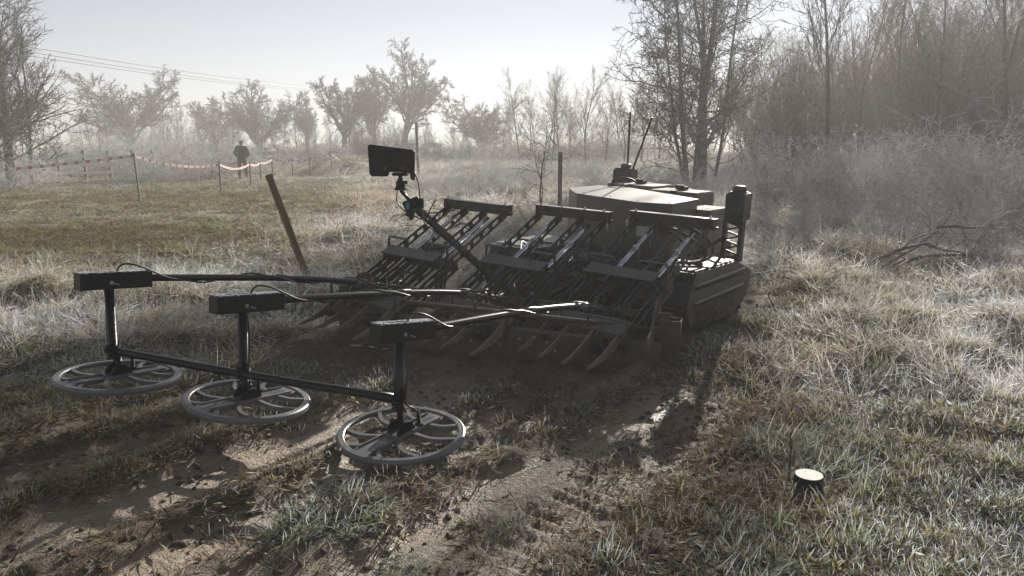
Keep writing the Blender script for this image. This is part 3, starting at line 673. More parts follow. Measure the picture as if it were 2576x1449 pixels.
# frosted plumes and the fallen branch
PL = [bush(71, 9, .12, .8, .35, M_TWIGF, rad=.007, lv2=10, zig=.1), bush(72, 6, .08, .9, .25, M_TWIGF, rad=.006, lv2=12, zig=.12)]
for u, yy, s, lb in ((2230, 13.5, 1.5, 'tall white frosted plume plant at the top of the right hand scrub'), (2350, 11.2, 1.1, 'frosted feathery plant behind the fallen branch'),
    (2440, 9.6, .9, 'upright frosted plant right of the fallen branch'), (2475, 12, 1.2, 'frosted plant leaning right beside the thicket'), (1395, 9.4, .85, 'frosted plant left of the machine housing'),
    (1310, 9.8, .6, 'small frosted plant behind the middle rake'), (1815, 8.6, .62, 'frosted plant between the housing and the right mast'), (1220, 10.5, .6, 'small frosted plant left behind the middle rake'), (2030, 10.8, .6, 'low frosted plant right of the mast')):
    pb('frosted_plant', rt.choice(PL), u, yy, s, lb, 'plant')
for q in range(16):
    u = 1930+q*43+rt.uniform(-15, 15); yy = rt.uniform(9.5, 15); pb('frosted_plant', rt.choice(PL), u, yy, rt.uniform(.5, .95), 'pale frosted weed standing in the rough grass on the right', 'plant', 'frosted weeds on the right')
for q in range(16):
    u = 1900+q*45+rt.uniform(-18, 18); yy = rt.uniform(13, 19); pb('frosted_plant', rt.choice(PL), u, yy, rt.uniform(1.2, 1.8), 'big pale frosted weed before the brambles on the right', 'plant', 'big frosted weeds before the brambles')
br = tree_mesh('fallen', 81, [((0,0,.02),(1,.1,.75),1.5,.028), ((.35,.1,.05),(1,.3,.55),1.9,.022), ((.1,-.1,.02),(.9,.3,.35),1.3,.018), ((.9,.1,.55),(1,0,-.1),1.3,.018)],
    [dict(k=7, w=.15, up=-.35, taper=.3, zig=.08), dict(kids=K(8, .2, 1, .7, .3, .5, .5, .3, rmin=.007), k=5, w=.2, up=-.3, taper=.4, zig=.12), dict(kids=K(5, .2, 1, .7, .3, .45, .6, .2, rmin=.005), k=3, w=.2, up=-.1, taper=.6, zig=.15)], nt=1, mt=M_TWIGD, mc=M_TWIG)
e = put('fallen_branch', br, px(2155, 9.3), 9.3, 1.15, -.05, 'dark fallen branch arching over the frosted grass on the right', 'branch'); 
for c_ in e.children: c_.name = 'limb' if c_.name.startswith('trunk') else 'twigs'
e = put('arching_shrub', br, px(1255, 12), 12, -.8, .2, 'thin arching bare twigs behind the left rake and camera plate', 'shrub', sz=1.1)
for c_ in e.children: c_.name = 'limb' if c_.name.startswith('trunk') else 'twigs'
sb = tree_mesh('sapling', 83, [((0,0,0),(.15,0,1),1.8,.02), ((.1,0,0),(-.3,0,1),1.2,.014)], [dict(k=7, w=.18, up=-.1, taper=.3, zig=.08), dict(kids=K(7, .35, 1, .9, .3, .5, .5, .2, rmin=.008), k=5, w=.25, up=-.3, taper=.4, zig=.1), dict(kids=K(4, .2, 1, .8, .3, .4, .6, .2, rmin=.006), k=3, w=.2, up=-.3, taper=.6, zig=.1)], nt=1, mt=M_TWIGD, mc=M_TWIG)
put('twisted_sapling', sb, px(1355, 16), 16, 1.05, .5, 'small twisted bare sapling just left of the nearer wooden post', 'tree')

# ------------------------------------------------------------------ haze
mh, n, out = mat('mist'); pv = nd(n, 'ShaderNodeVolumePrincipled'); pv.inputs['Density'].default_value = HAZE_D
pv.inputs['Color'].default_value = (.60, .595, .59, 1); pv.inputs['Anisotropy'].default_value = .3; n.links.new(pv.outputs[0], out.inputs['Volume'])
hb = MB().box((-170, -60, -2.5), (170, 200, 14.5)).build('haze', mh); tag(hb, 'thin morning mist lying over the whole field', 'mist', kind='stuff')
#PART3
# ------------------------------------------------------------------ the tracked machine
R4 = Matrix.Rotation; T4 = Matrix.Translation
MBODY = T4((.617, 6.378, 0)) @ R4(-HD, 4, 'Z') @ R4(.035, 4, 'Y')
rob = empty('tracked_machine', T4((.617, 6.378, 0)), 'dark tracked robot with three slatted ramps, claw tines and long detector arms in front', 'robot')
# frame of the slanting implement line (blade, side frames)
ME = T4((0, 5.247, 0)) @ R4(-.301, 4, 'Z') @ R4(.04, 4, 'Y')
UA, UW, UB = (-1.396, -.519, .33), .747, .538
def munit(k): return ME @ T4((UA[k]+UW/2, UB, 0)) @ R4(-.364, 4, 'Z') @ R4(.0, 4, 'Y')
def part(mb, name, mats, M=MBODY, parent=rob, bevel=0, label=None):
    o = mb.build(name, mats, parent, M, world=True, bevel=bevel)
    if label: o['label'] = label
    return o
def bolt_mb(mb, p, r=.009, h=.008, ax='Z'):
    M = T4(p) @ (R4(PI/2, 4, 'X') if ax == 'Y' else R4(PI/2, 4, 'Y') if ax == 'X' else Matrix())
    mb.lathe([(0,0),(r,0),(r,h),(0,h)], 6, M); mb.lathe([(0,h),(r*.55,h),(r*.55,h*2),(0,h*2)], 8, M)
# chassis and housing
part(MB().box((-.49,.02,.24),(.49,1.25,.47)).box((-1.08,1.26,.24),(.33,2.5,.47)), 'chassis', M_FRAME, bevel=.01)
part(MB().box((-.49,.1,.472),(.49,1.25,.50)).box((-1.08,1.26,.472),(.33,2.5,.50)), 'deck_plate', M_FRAME, bevel=.004)
hp = [(.52,.56),(.22,.46),(-.61,.77),(-1.03,1.26),(-1.05,1.92),(-.75,1.98),(.45,1.24)]
ztop = 1.012
hb_ = plate('housing', hp, [], .5, M_BODY, rob, F=lambda u, v, w_: Vector((u, v, ztop-.004-w_)), world=True, M=MBODY)
def inset(pts, d):
    c_ = Vector((sum(p[0] for p in pts)/len(pts), sum(p[1] for p in pts)/len(pts)))
    return [tuple(Vector(p)+(Vector(p)-c_).normalized()*d) for p in pts]
lid = plate('lid', inset(hp, .012), [], .012, M_BODY, hb_, F=lambda u, v, w_: Vector((u, v, ztop-.003+w_)), world=True, M=MBODY)
mb = MB()
for p in ((.46,.62),(.2,.52),(-.56,.82),(-.95,1.3),(-.95,1.85),(.38,1.2),(-.2,.72)): bolt_mb(mb, (p[0], p[1], ztop+.009), .008, .004)
part(mb, 'lid_bolts', M_BOLT, parent=hb_)
# latches hanging on the front faces, control panel
def face_frame(p, q, z):    # frame on the vertical face p->q : x along, y outward, z up
    a = Vector((q[0]-p[0], q[1]-p[1], 0)); L = a.length; a.normalize(); o_ = Vector((a.y, -a.x, 0))
    return MBODY @ Matrix(((a.x, -o_.x*-1 if False else o_.x, 0, p[0]), (a.y, o_.y, 0, p[1]), (0, 0, 1, z), (0, 0, 0, 1))), L
F1, L1 = face_frame((-.61,.77), (.22,.46), .5); F2, L2 = face_frame((.22,.46), (.52,.56), .5)
for (Fm, x0, z0) in ((F1, .10, .20), (F1, .52, .22), (F1, .80, .24)):
    mb = MB().box((x0-.012, .002, z0+.03), (x0+.012, .016, z0+.12)); mb.box((x0-.018, .004, z0+.09), (x0+.018, .024, z0+.105))
    mb.tube([(x0, .012, z0+.03), (x0-.014, .012, z0-.02), (x0+.014, .012, z0-.02), (x0, .012, z0+.03)], .0025, 5)
    part(mb, 'latch', M_BOLT, M=Fm, parent=hb_)
mb = MB().box((.02, .002, .22), (.17, .03, .31)); mb.box((.05, .03, .235), (.08, .045, .295)); mb.tube([(.12,.035,.25),(.15,.05,.24),(.15,.05,.16)], .006, 6)
part(mb, 'connector_panel', M_BOLT, M=F2, parent=hb_)
part(MB().box((-.6,.004,.02),(-.02,.012,.05)), 'front_seam', M_FRAME, M=F1 @ T4((.7,0,0)), parent=hb_)
# side pods: box, white-lit deck, louvre, cover, track
cov = [(0,.55),(.8,.556),(1.2,.42),(1.15,.206),(.857,.08),(.23,.06),(-.045,.12),(-.13,.29),(-.07,.44)]
def holes():
    hs = []
    for j in range(9):
        for i in range(15):
            y_ = .02+i*.058+(j % 2)*.029; z_ = .105+j*.029
            if z_ > .12+.30*(1-abs(y_-.42)/.75)*1.0: continue
            if z_ > .29-.01+.0*y_: continue
            if y_ < .0 or y_ > .88 or (y_ > .72 and z_ < .15) or (y_ < .2 and z_ < .11) or z_ < .09+.02*(y_ > .6): continue
            hs.append([(y_+.019*math.cos(t*PI/4), z_+.0095*math.sin(t*PI/4)) for t in range(8)])
    return hs
for sd_, nm in ((1, 'side_cover'), (-1, 'side_cover')):
    c_ = plate(nm, cov, holes() if sd_ > 0 else [], .008, M_COVER, rob, F=lambda u, v, w_: Vector((sd_*(1.04-w_), u, v)), world=True, M=MBODY)
    c_['label'] = 'angular olive side cover with two raised ribs and punched drain holes'
    for z_ in (.447, .305):
        mb = MB(); mb.smooth = True; yy = [-.03, -.02, .02, .98, 1.02, 1.03]; rr = [.004, .014, .019, .019, .014, .004]
        vs = []
        for y_, r_ in zip(yy, rr):
            for k in range(7):
                a = -PI/2+PI*k/6; vs.append((sd_*(1.039+r_*.95*math.cos(a)), y_, z_+.012*y_+r_*math.sin(a)))
        mb.add(vs, [(i*7+k, i*7+k+1, (i+1)*7+k+1, (i+1)*7+k) for i in range(5) for k in range(6)])
        part(mb, 'raised_rib', M_BODY, parent=c_)
        mb = MB()
        for q in range(52):
            y_ = -.01+q*.0195; mb.box((sd_*1.041 if sd_ > 0 else -1.049, y_, z_-.034), (sd_*1.049 if sd_ > 0 else -1.041, y_+.0095, z_-.021))
        part(mb, 'vent_teeth', M_FRAME, parent=c_)
    # rim flange between cover and pod box, deck
    x0, x1 = (.50, 1.03) if sd_ > 0 else (-1.03, -.50)
    pod = part(MB().add([(x, y, z) for x in (x0, x1) for y, z in cov], [tuple(range(9))[::-1], tuple(range(9, 18))]+[(i, (i+1) % 9, 9+(i+1) % 9, 9+i) for i in range(9) if i not in (4, 5, 3, 6)]), 'pod_housing', M_FRAME)
    dk = part(MB().box((min(x0, x1)+.002, .015, .558), (max(x0, x1)+.008*0-.002, .79, .566)), 'pod_deck', M_BODY, bevel=.002)
    bk = plate('pod_deck', [(0.002,0),(.528,0),(.528,.395),(.002,.395)], [], .008, M_BODY, rob, F=lambda u, v, w_: Vector((x0+u, .80+v, .558-.34*v+w_)), world=True, M=MBODY)
    mb = MB()
    mb.box((x0+.06, .30, .567), (x0+.44, .355, .581))
    for q in range(24): mb.box((x0+.066+q*.0155, .357, .567), (x0+.074+q*.0155, .368, .578))
    part(mb, 'louvre', M_BODY, parent=dk)
    mb = MB()
    for p in ((.93,.06),(.93,.72),(.56,.06),(.56,.72)): bolt_mb(mb, (sd_*p[0], p[1], .566), .012, .012)
    part(mb, 'deck_bolts', M_BLACK, parent=dk)
    # track loop with lugs and wheels
    tr = []; 
    for t in range(9): a = PI/2+PI*t/8; tr.append((.10+.15*math.cos(a), .19+.15*math.sin(a)))
    for t in range(9): a = -PI/2+PI*t/8; tr.append((1.0+.15*math.cos(a), .19+.15*math.sin(a)))
    xa, xb = (.62, 1.0) if sd_ > 0 else (-1.0, -.62)
    mb = MB(); n_ = len(tr)
    vs = [(xa, y, z) for y, z in tr]+[(xb, y, z) for y, z in tr]
    mb.add(vs, [(i, (i+1) % n_, n_+(i+1) % n_, n_+i) for i in range(n_)]); tk = part(mb, 'track', M_RUBBER)
    per = []; 
    for i in range(n_):
        a, b = Vector(tr[i]), Vector(tr[(i+1) % n_]); k = max(1, int((b-a).length/.055))
        for j in range(k): per.append((a+(b-a)*j/k, (b-a).normalized()))
    lug = MB().box((xa-.005, -.012, -.022), (xb+.005, .012, .006)).mesh('track_lug', M_RUBBER)
    for c2, d in per:
        mobj('track_lug', lug, tk, MBODY @ Matrix(((1,0,0,0),(0,d.x,-d.y,c2.x),(0,d.y,d.x,c2.y),(0,0,0,1))), world=True)
    whl = MB(); whl.lathe([(0,-.17),(.12,-.17),(.12,-.05),(.05,-.05),(.05,.05),(.12,.05),(.12,.17),(0,.17)], 20, R4(PI/2, 4, 'Y'))
    wm_ = whl.mesh('wheel', M_RUBBER)
    for y_ in (.10, .4, .7, 1.0): mobj('wheel', wm_, tk, MBODY @ T4((.81*sd_, y_, .185)), world=True)
bolt = MB(); bolt_mb(bolt, (.93, -.075, .30), .014, -.012, 'Y'); part(bolt, 'cover_bolt', M_BOLT)
# front plate of the right pod
part(MB().box((.50,-.05,.22),(1.03,-.02,.555)), 'front_plate', M_FRAME, bevel=.003)
part(MB().box((-1.03,-.05,.22),(-.50,-.02,.555)), 'front_plate', M_FRAME, bevel=.003)
# machinery between pods in front of the housing: manifold, motors, pipes
r_ = random.Random(3)
part(MB().box((-.48,-.15,.26),(.48,.12,.40)), 'valve_block', M_FRAME, bevel=.01)
for q in range(9):
    x_ = -.44+q*.11; mb = MB(); M_ = T4((x_, .02, .40)); mb.lathe([(0,0),(.022,0),(.022,.05),(.014,.055),(.014,.09),(0,.09)], 10, M_); part(mb, 'valve', M_BOLT if q % 3 == 0 else M_BLACK)
def hose(pts, r=.011, m=None, name='hose', M=MBODY, parent=rob, n=6):
    return part(MB().tube(cat(pts, 6), r, 8), name, m or M_HOSE, M=M, parent=parent)
for q in range(16):
    x0 = r_.uniform(-.6, .6); x1 = x0+r_.uniform(-.4, .4)
    hose([(x0, .1, .45), (x0+r_.uniform(-.1,.1), -.05, .5+r_.uniform(0,.12)), (x1+r_.uniform(-.1,.1), -.35, .42+r_.uniform(-.05,.1)), (x1, -.7, .3)], r_.choice((.008, .011, .013)))
for q in range(9):
    x0 = -.7+q*.17; hose([(x0, .3, .5), (x0+.1, .2, .62+r_.uniform(0,.05)), (x0+.2, -.05, .56), (x0+.15, -.3, .45)], .009)
# hose bundles looping behind ramps at the right pod and behind the left ramp
hose([(.40,.42,.80),(.62,.34,.84),(.86,.42,.72),(.93,.40,.62),(.86,.22,.585),(.6,.04,.58),(.3,-.1,.5)], .014)
hose([(.40,.46,.84),(.66,.40,.88),(.90,.48,.76),(.97,.44,.64),(.90,.22,.59),(.62,.0,.585),(.3,-.15,.5)], .014)
hose([(.42,.5,.78),(.6,.42,.78),(.78,.42,.68),(.82,.5,.58)], .012)
# grey strapped cases on the back
def case(lo, hi, lab):
    o = part(MB().box(lo, hi), 'strapped_case', M_BLOCK, bevel=.01, label=lab)
    xm = (lo[0]+hi[0])/2; z = hi[2]
    part(MB().box((xm-.028, lo[1]-.006, lo[2]), (xm+.028, hi[1]+.006, z+.006)), 'strap', M_HOSE, parent=o)
    mb = MB().box((xm-.055, (lo[1]+hi[1])/2-.05, z+.007), (xm+.055, (lo[1]+hi[1])/2+.05, z+.04)); mb.box((xm-.075, (lo[1]+hi[1])/2-.03, z+.04), (xm+.03, (lo[1]+hi[1])/2+.03, z+.055))
    part(mb, 'buckle', M_BLACK, parent=o, bevel=.004)
    return o
case((-1.02,2.02,.5), (-.42,2.52,1.045), 'left strapped grey case behind the housing')
case((-.36,1.80,.5), (.20,2.22,1.03), 'right strapped grey case behind the housing')
part(MB().box((.23,1.30,.48),(.56,1.80,.915)), 'strapped_case', M_BLOCK, bevel=.01, label='lower plain grey case at the right of the housing')
hose([(-.95,2.0,1.0),(-.90,1.98,1.10),(-.80,2.1,1.11),(-.72,2.2,1.06)], .012)
# lattice masts with domes
def mast(x, y, zt, zb, w_, d_, boxd, lat=True):
    hw = w_/2; hz = zt-.25
    holes_ = []
    if lat:
        z0, z1, nn = zb+.02, hz-.01, 8; s_ = (z1-z0)/nn; l, r2 = -hw+.014, hw-.014
        for q in range(nn-1):
            t = [(l, z0+q*s_), (l, z0+(q+2)*s_), (r2, z0+(q+1)*s_)] if q % 2 == 0 else [(r2, z0+q*s_), (r2, z0+(q+2)*s_), (l, z0+(q+1)*s_)]
            cx = sum(v[0] for v in t)/3; cz = sum(v[1] for v in t)/3; holes_.append([(cx+(a-cx)*.70, cz+(b-cz)*.70) for a, b in t])
    o = plate('sensor_mast', [(-hw, zb), (hw, zb), (hw, zt-.03), (hw-.03, zt), (-hw+.03, zt), (-hw, zt-.03)], holes_, .006, M_FRAME, rob,
              F=lambda u, v, w2: Vector((x+u, y+w2, v)), world=True, M=MBODY)
    part(MB().box((x+hw-.001, y+.0, zb), (x+hw+.005, y+d_, hz)), 'mast_flange', M_FRAME, parent=o)
    part(MB().box((x-hw-.005, y+.0, zb), (x-hw+.001, y+d_, hz)), 'mast_flange', M_FRAME, parent=o)
    part(MB().box((x-hw+.002, y+.007, hz), (x+hw-.002, y+boxd, zt-.012)).box((x-hw+.02, y+.02, zt-.012), (x+hw-.02, y+boxd-.02, zt)), 'mast_head', M_FRAME, parent=o, bevel=.012)
    mb = MB(); mb.smooth = True; mb.lathe([(.0,.052),(.035,.052),(.055,.045),(.064,.030),(.064,.014),(.06,.0),(.0,.0)][::-1], 24, T4((x, y+boxd*.5, zt+.0)))
    part(mb, 'receiver_dome', M_DOME, parent=o); return o
m1 = mast(.925, .95, 1.135, .52, .17, .075, .19); m1['label'] = 'right mast with zigzag lattice and round dome on top'
m2 = mast(-1.10, 2.5, 1.20, .5, .25, .08, .16, False); m2['label'] = 'rear left mast with dome and two stick antennas'
for a, b in (((-1.10,2.62,1.2), (-1.105,2.62,1.86)), ((-1.01,2.60,1.2), (-.80,2.60,1.80))):
    part(MB().tube([a, b], .0125, 8), 'stick_antenna', M_BLACK)
part(MB().tube([(.84,.95,.72),(.66,.80,.57)], .018, 6), 'mast_brace', M_FRAME)

# ------------------------------------------------------------------ ramps (three rake units)
SL = .52; SA = math.atan(SL); cs, sn = math.cos(SA), math.sin(SA)
def bar_mesh(y0, y1, z0, hgt=.072, th=.009, slot=.135, off=.03, mat_=M_FRAME, name='slotted_bar'):
    """vertical plate along the slope; local (0,y,z)"""
    L = (y1-y0)/cs; hs = []; n_ = int((L-off*2)/slot)
    for q in range(n_):
        c_ = off+slot*(q+.5)+(L-off*2-n_*slot)/2; hs.append(rrect(c_, hgt*.5, slot*.36, hgt*.25, hgt*.22))
    bm_outer = [(0,0),(L,0),(L,hgt),(0,hgt)]
    o = plate(name, bm_outer, hs, th, mat_, None, F=lambda u, v, w_: Vector((w_-th/2, y0+u*cs-(v-hgt)*sn, z0+u*sn+(v-hgt)*cs)))
    me = o.data; bpy.data.objects.remove(o); return me
def zof(y): return .545+SL*y
bars_up = bar_mesh(-.01, .745, zof(-.01)); bars_lo = bar_mesh(-.60, .10, zof(-.60)-.02, hgt=.085, slot=.17)
#bar_thin = bar_mesh(-.52, .02, zof(-.52)-.075, hgt=.03, slot=9, name='lower_link')
XB = (-.335, -.118, .105, .325)
# tine : curved claw plate
tn = []
up_ = [(-.50,.305),(-.60,.262),(-.69,.212),(-.78,.165),(-.87,.130),(-.955,.106)]
lo_ = [(-.958,.096),(-.90,.098),(-.81,.112),(-.72,.130),(-.62,.170),(-.53,.225),(-.48,.25)]
o = plate('tine', up_[::-1]+lo_[::-1], [], .015, M_TINE, None, F=lambda u, v, w_: Vector((w_-.011, u, v)))
tine_me = o.data; bpy.data.objects.remove(o)
hub_me = MB().lathe([(0,-.05),(.045,-.05),(.052,-.04),(.052,.05),(.03,.06),(.03,.12),(0,.12)], 18, R4(PI/2, 4, 'X')).mesh('motor_hub', M_BLACK)
ram_me = MB().tube([(0,.03,zof(.03)+.012),(0,.34,zof(.34)+.012)], .021, 14).tube([(0,.34,zof(.34)+.012),(0,.60,zof(.60)+.012)], .017, 14).lathe([(.026,-.012),(.026,.012)], 12, T4((0,.34,zof(.34)+.012)) @ R4(-(PI/2-SA), 4, 'X')).mesh('chrome_ram', M_CHROME)
def strap_loop(pts, w_=.022, th=.007):
    """flat bar bent along pts (x,z plane mostly): a ribbon box"""
    P = [Vector(p) for p in pts]; mb = MB(); vs = []
    for i, p in enumerate(P):
        d = (P[min(i+1, len(P)-1)]-P[max(i-1, 0)]).normalized(); yv = Vector((0, cs, sn)); nn = d.cross(yv).normalized()
        for a, b in ((-1,-1),(1,-1),(1,1),(-1,1)): vs.append(p+yv*(w_/2*a)+nn*(th/2*b))
    fs = [(i*4+k, i*4+(k+1) % 4, (i+1)*4+(k+1) % 4, (i+1)*4+k) for i in range(len(P)-1) for k in range(4)]+[(0,1,2,3), tuple(len(vs)-4+k for k in (3,2,1,0))]
    return mb.add(vs, fs)
def arc(cx, cz, r, a0, a1, y, n=4): return [(cx+r*math.cos(a0+(a1-a0)*i/n), y, cz+r*math.sin(a0+(a1-a0)*i/n)) for i in range(n+1)]
def handle_pts(x0, x1, y, z0, zt, z1, lean=0.):
    r = .022; p = [(x0, y, z0)]+[(x, y+lean*0, z) for x, _, z in arc(x0+r, zt-r, r, PI, PI/2, y)]+[(x, y, z) for x, _, z in arc(x1-r, zt-r, r, PI/2, 0, y)]+[(x1, y-.0, z1)]
    return p
h_left = strap_loop(handle_pts(-.325, -.10, .0, .60, .692, .625)).mesh('grab_handle', M_FRAME)
h_right = strap_loop(handle_pts(.13, .362, -.01, .62, .692, .47)).mesh('grab_handle', M_FRAME)
h_low = strap_loop([(p[0], -.58, p[2]) for p in handle_pts(.06, .372, 0, .27, .365, .165)]).mesh('grab_handle', M_MUDDY)
h_lowl = strap_loop([(p[0], -.58, p[2]) for p in handle_pts(-.365, -.16, 0, .25, .365, .28)]).mesh('grab_handle', M_MUDDY)
hook_me = MB().tube(cat([(0,-.53,.30),(0,-.60,.26),(0,-.63,.20),(0,-.60,.15),(.0,-.565,.155)], 4), .008, 6).mesh('hook', M_MUDDY)
PL_Y0, PL_Y1 = -.115, .0
for k in range(3):
    M = munit(k); zd = .0
    lab = ('left slatted ramp with claw tines', 'middle slatted ramp with claw tines', 'right slatted ramp with claw tines, nearest')[k]
    # lower plate is the part's own mesh
    hh = .010
    q1 = [(-.335,-.60,.268),(.345,-.60,.268),(.345,-.455,.333),(-.335,-.455,.333)]
    mb = MB(); mb.add([Vector(v)+Vector((0,-.0,0)) for v in q1]+[Vector(v)+Vector((0,.004,-hh)) for v in q1], [(0,1,2,3),(7,6,5,4),(0,4,5,1),(1,5,6,2),(2,6,7,3),(3,7,4,0)])
    mb.add([Vector(q1[0]), Vector(q1[1]), Vector(q1[1])+Vector((0,.01,-.05)), Vector(q1[0])+Vector((0,.01,-.05))], [(3,2,1,0)])
    ru = part(mb, 'ramp_unit', M_MUDDY, M=M, label=lab)
    for x_ in XB:
        mobj('slotted_bar', bars_up, ru, M @ T4((x_, 0, 0)), world=True)
        mobj('slotted_bar', bars_lo, ru, M @ T4((x_-.016, 0, -.0)), world=True); mobj('slotted_bar', bars_lo, ru, M @ T4((x_+.026, 0, -.015)), world=True)
    for j, x_ in enumerate((-.285, -.10, .115, .335)):
        mobj('tine', tine_me, ru, M @ T4((x_, 0, 0)) @ R4(r_.uniform(-.03, .03), 4, 'Z'), world=True)
    for x_ in (-.20, .0, .16, .27): mobj('hook', hook_me, ru, M @ T4((x_, r_.uniform(-.02,.02), 0)), world=True)
    for x_ in (-.19, .215): mobj('motor_hub', hub_me, ru, M @ T4((x_, -.63, .17)), world=True)
    # mid plate
    mp_ = [(-.30,-.115,.571),(.30,-.115,.571),(.30,.0,.625),(-.30,.0,.625)]
    mb = MB(); mb.add([Vector(v) for v in mp_]+[Vector(v)+Vector((0,.004,-.009)) for v in mp_], [(0,1,2,3),(7,6,5,4),(0,4,5,1),(1,5,6,2),(2,6,7,3),(3,7,4,0)])
    mb.box((-.29,-.10,.50),(-.285,-.02,.57)); mb.box((.285,-.10,.50),(.29,-.02,.57)); part(mb, 'cross_plate', M_FRAME, M=M, parent=ru)
    for hm_ in (h_left, h_right, h_low, h_lowl): mobj('grab_handle', hm_, ru, M, world=True)
    for x_ in ((-.105, .262) if k != 1 else (-.10, .268)): mobj('chrome_ram', ram_me, ru, M @ T4((x_-.0, 0, -.012 if x_ < 0 else .0)), world=True)
    # top beam: flange + web + end lugs + bolts
    mb = MB().box((-.385,.700,.974),(.385,.790,.981)); mb.box((-.365,.742,.895),(.365,.750,.974)); mb.box((-.365,.750,.889),(.365,.775,.895))
    mb.box((.365,.72,.885),(.372,.80,.974)); mb.box((-.372,.72,.885),(-.365,.80,.974)); mb.box((.372,.745,.90),(.40,.775,.915))
    tb = part(mb, 'top_beam', M_FRAME, M=M, parent=ru)
    mb = MB()
    for x_ in ((-.335,.33),(-.325,-.10,.13,.32),(-.34,.335))[k]:
        bolt_mb(mb, (x_, .745, .981), .012, .010); 
    part(mb, 'beam_bolts', M_BOLT, M=M, parent=ru)
    # clutter under the ramp: cylinders, fittings, hoses, torsion shaft, mud
    mb = MB().tube([(-.36,-.42,.22),(.36,-.42,.22)], .026, 10); mb.tube([(-.36,-.2,.33),(.36,-.2,.33)], .018, 10); part(mb, 'cross_shaft', M_FRAME, M=M, parent=ru)
    for q in range(5):
        x_ = r_.uniform(-.3,.3); y_ = r_.uniform(-.4,-.1); mb = MB(); Mf = T4((x_, y_, zof(y_)-r_.uniform(.05,.14))) @ R4(r_.uniform(.5,1.6), 4, 'X') @ R4(r_.uniform(-1,1), 4, 'Y')
        mb.lathe([(0,-.03),(.010,-.03),(.010,-.01),(.016,-.01),(.016,.012),(.012,.012),(.012,.034),(0,.034)], 8, Mf); part(mb, 'hose_fitting', M_BOLT, M=M, parent=ru)
    for q in range(3):
        x_ = r_.uniform(-.3,.3); part(MB().tube(cat([(x_,-.05,.40),(x_+r_.uniform(-.08,.08),-.18,.46),(x_+r_.uniform(-.1,.1),-.32,.34),(x_,-.46,.22)], 5), r_.choice((.006,.009)), 6), 'hose', M_HOSE, M=M, parent=ru)
# hoses under left ramp rising in loops (seen through it)
Mu = munit(0)
for q in range(4):
    part(MB().tube(cat([(.18+q*.035,.0,.15),(.2+q*.03,.06,.45),(.14+q*.03,.12,.64),(.04+q*.02,.06,.60),(.0+q*.02,.0,.4)], 6), .010, 8), 'hose', M_HOSE, M=Mu)

# ------------------------------------------------------------------ blade and side frames
bl = part(MB().add([(x, y, z) for x in (-1.36, 1.075) for y, z in ((-.06,.225),(-.085,.205),(-.10,.12),(-.12,.03),(-.15,-.035),(-.13,-.04),(-.10,.03),(-.085,.12),(-.065,.20),(-.045,.215))],
    [tuple(range(10))[::-1], tuple(range(10, 20))]+[(i, (i+1) % 10, 10+(i+1) % 10, 10+i) for i in range(10)]), 'scraper_blade', M_MUDDY, M=ME, label='long mud caked scraper blade along the ground')
mb = MB(); bolt_mb(mb, (0, 0, 0), .013, -.007, 'Y'); bme = mb.mesh('bolt', M_BOLT)
for q in range(22):
    x_ = -.75+q*.052+r_.uniform(-.01,.01); z_ = (.15,.09,.17,.06)[q % 4]; mobj('bolt', bme, bl, ME @ T4((x_, -.102-.13*(.14-z_), z_)), world=True)
for x_, s_ in ((1.115, 1), (-1.40, -1)):
    mb = MB(); w0, w1 = x_-.07, x_+.07
    for a, b in (((w0,.07,0),(w1,.078,.355)), ((w0,.192,0),(w1,.20,.355)), ((w0,.078,0),(w0+.006,.192,.355)), ((w1-.006,.078,0),(w1,.192,.11)), ((w1-.006,.078,.25),(w1,.192,.355)), ((w0,.078,.16),(w1,.192,.166))): mb.box(a, b)
    part(mb, 'box_post', M_MUDDY, M=ME)
part(MB().box((-1.35,.205,.325),(1.10,.255,.372)), 'cross_rail', M_MUDDY, M=ME, bevel=.003)
# triangular truss plate at each end
for x_ in (1.0, -1.30):
    outer = [(-.08,.20),(.42,.30),(.42,.36),(.20,.45),(.12,.47),(.04,.47),(-.14,.33),(-.30,.30),(-.34,.25)]
    hs = [[(-.05,.255),(.06,.43),(.10,.30),(.05,.262)], [(-.24,.268),(-.12,.30),(-.09,.255)], [(.12,.30),(.10,.43),(.13,.44),(.30,.34)]]
    plate('truss_plate', outer, hs, .012, M_MUDDY, rob, F=lambda u, v, w_: Vector((x_+w_, u+.02, v)), world=True, M=ME)
    part(MB().tube([(x_+.006,-.08,.2),(x_+.006,.02,.0)], .014, 6), 'truss_leg', M_MUDDY, M=ME)
part(MB().tube([(-1.3,.0,.30),(1.05,.0,.30)], .02, 8), 'tie_bar', M_MUDDY, M=ME)

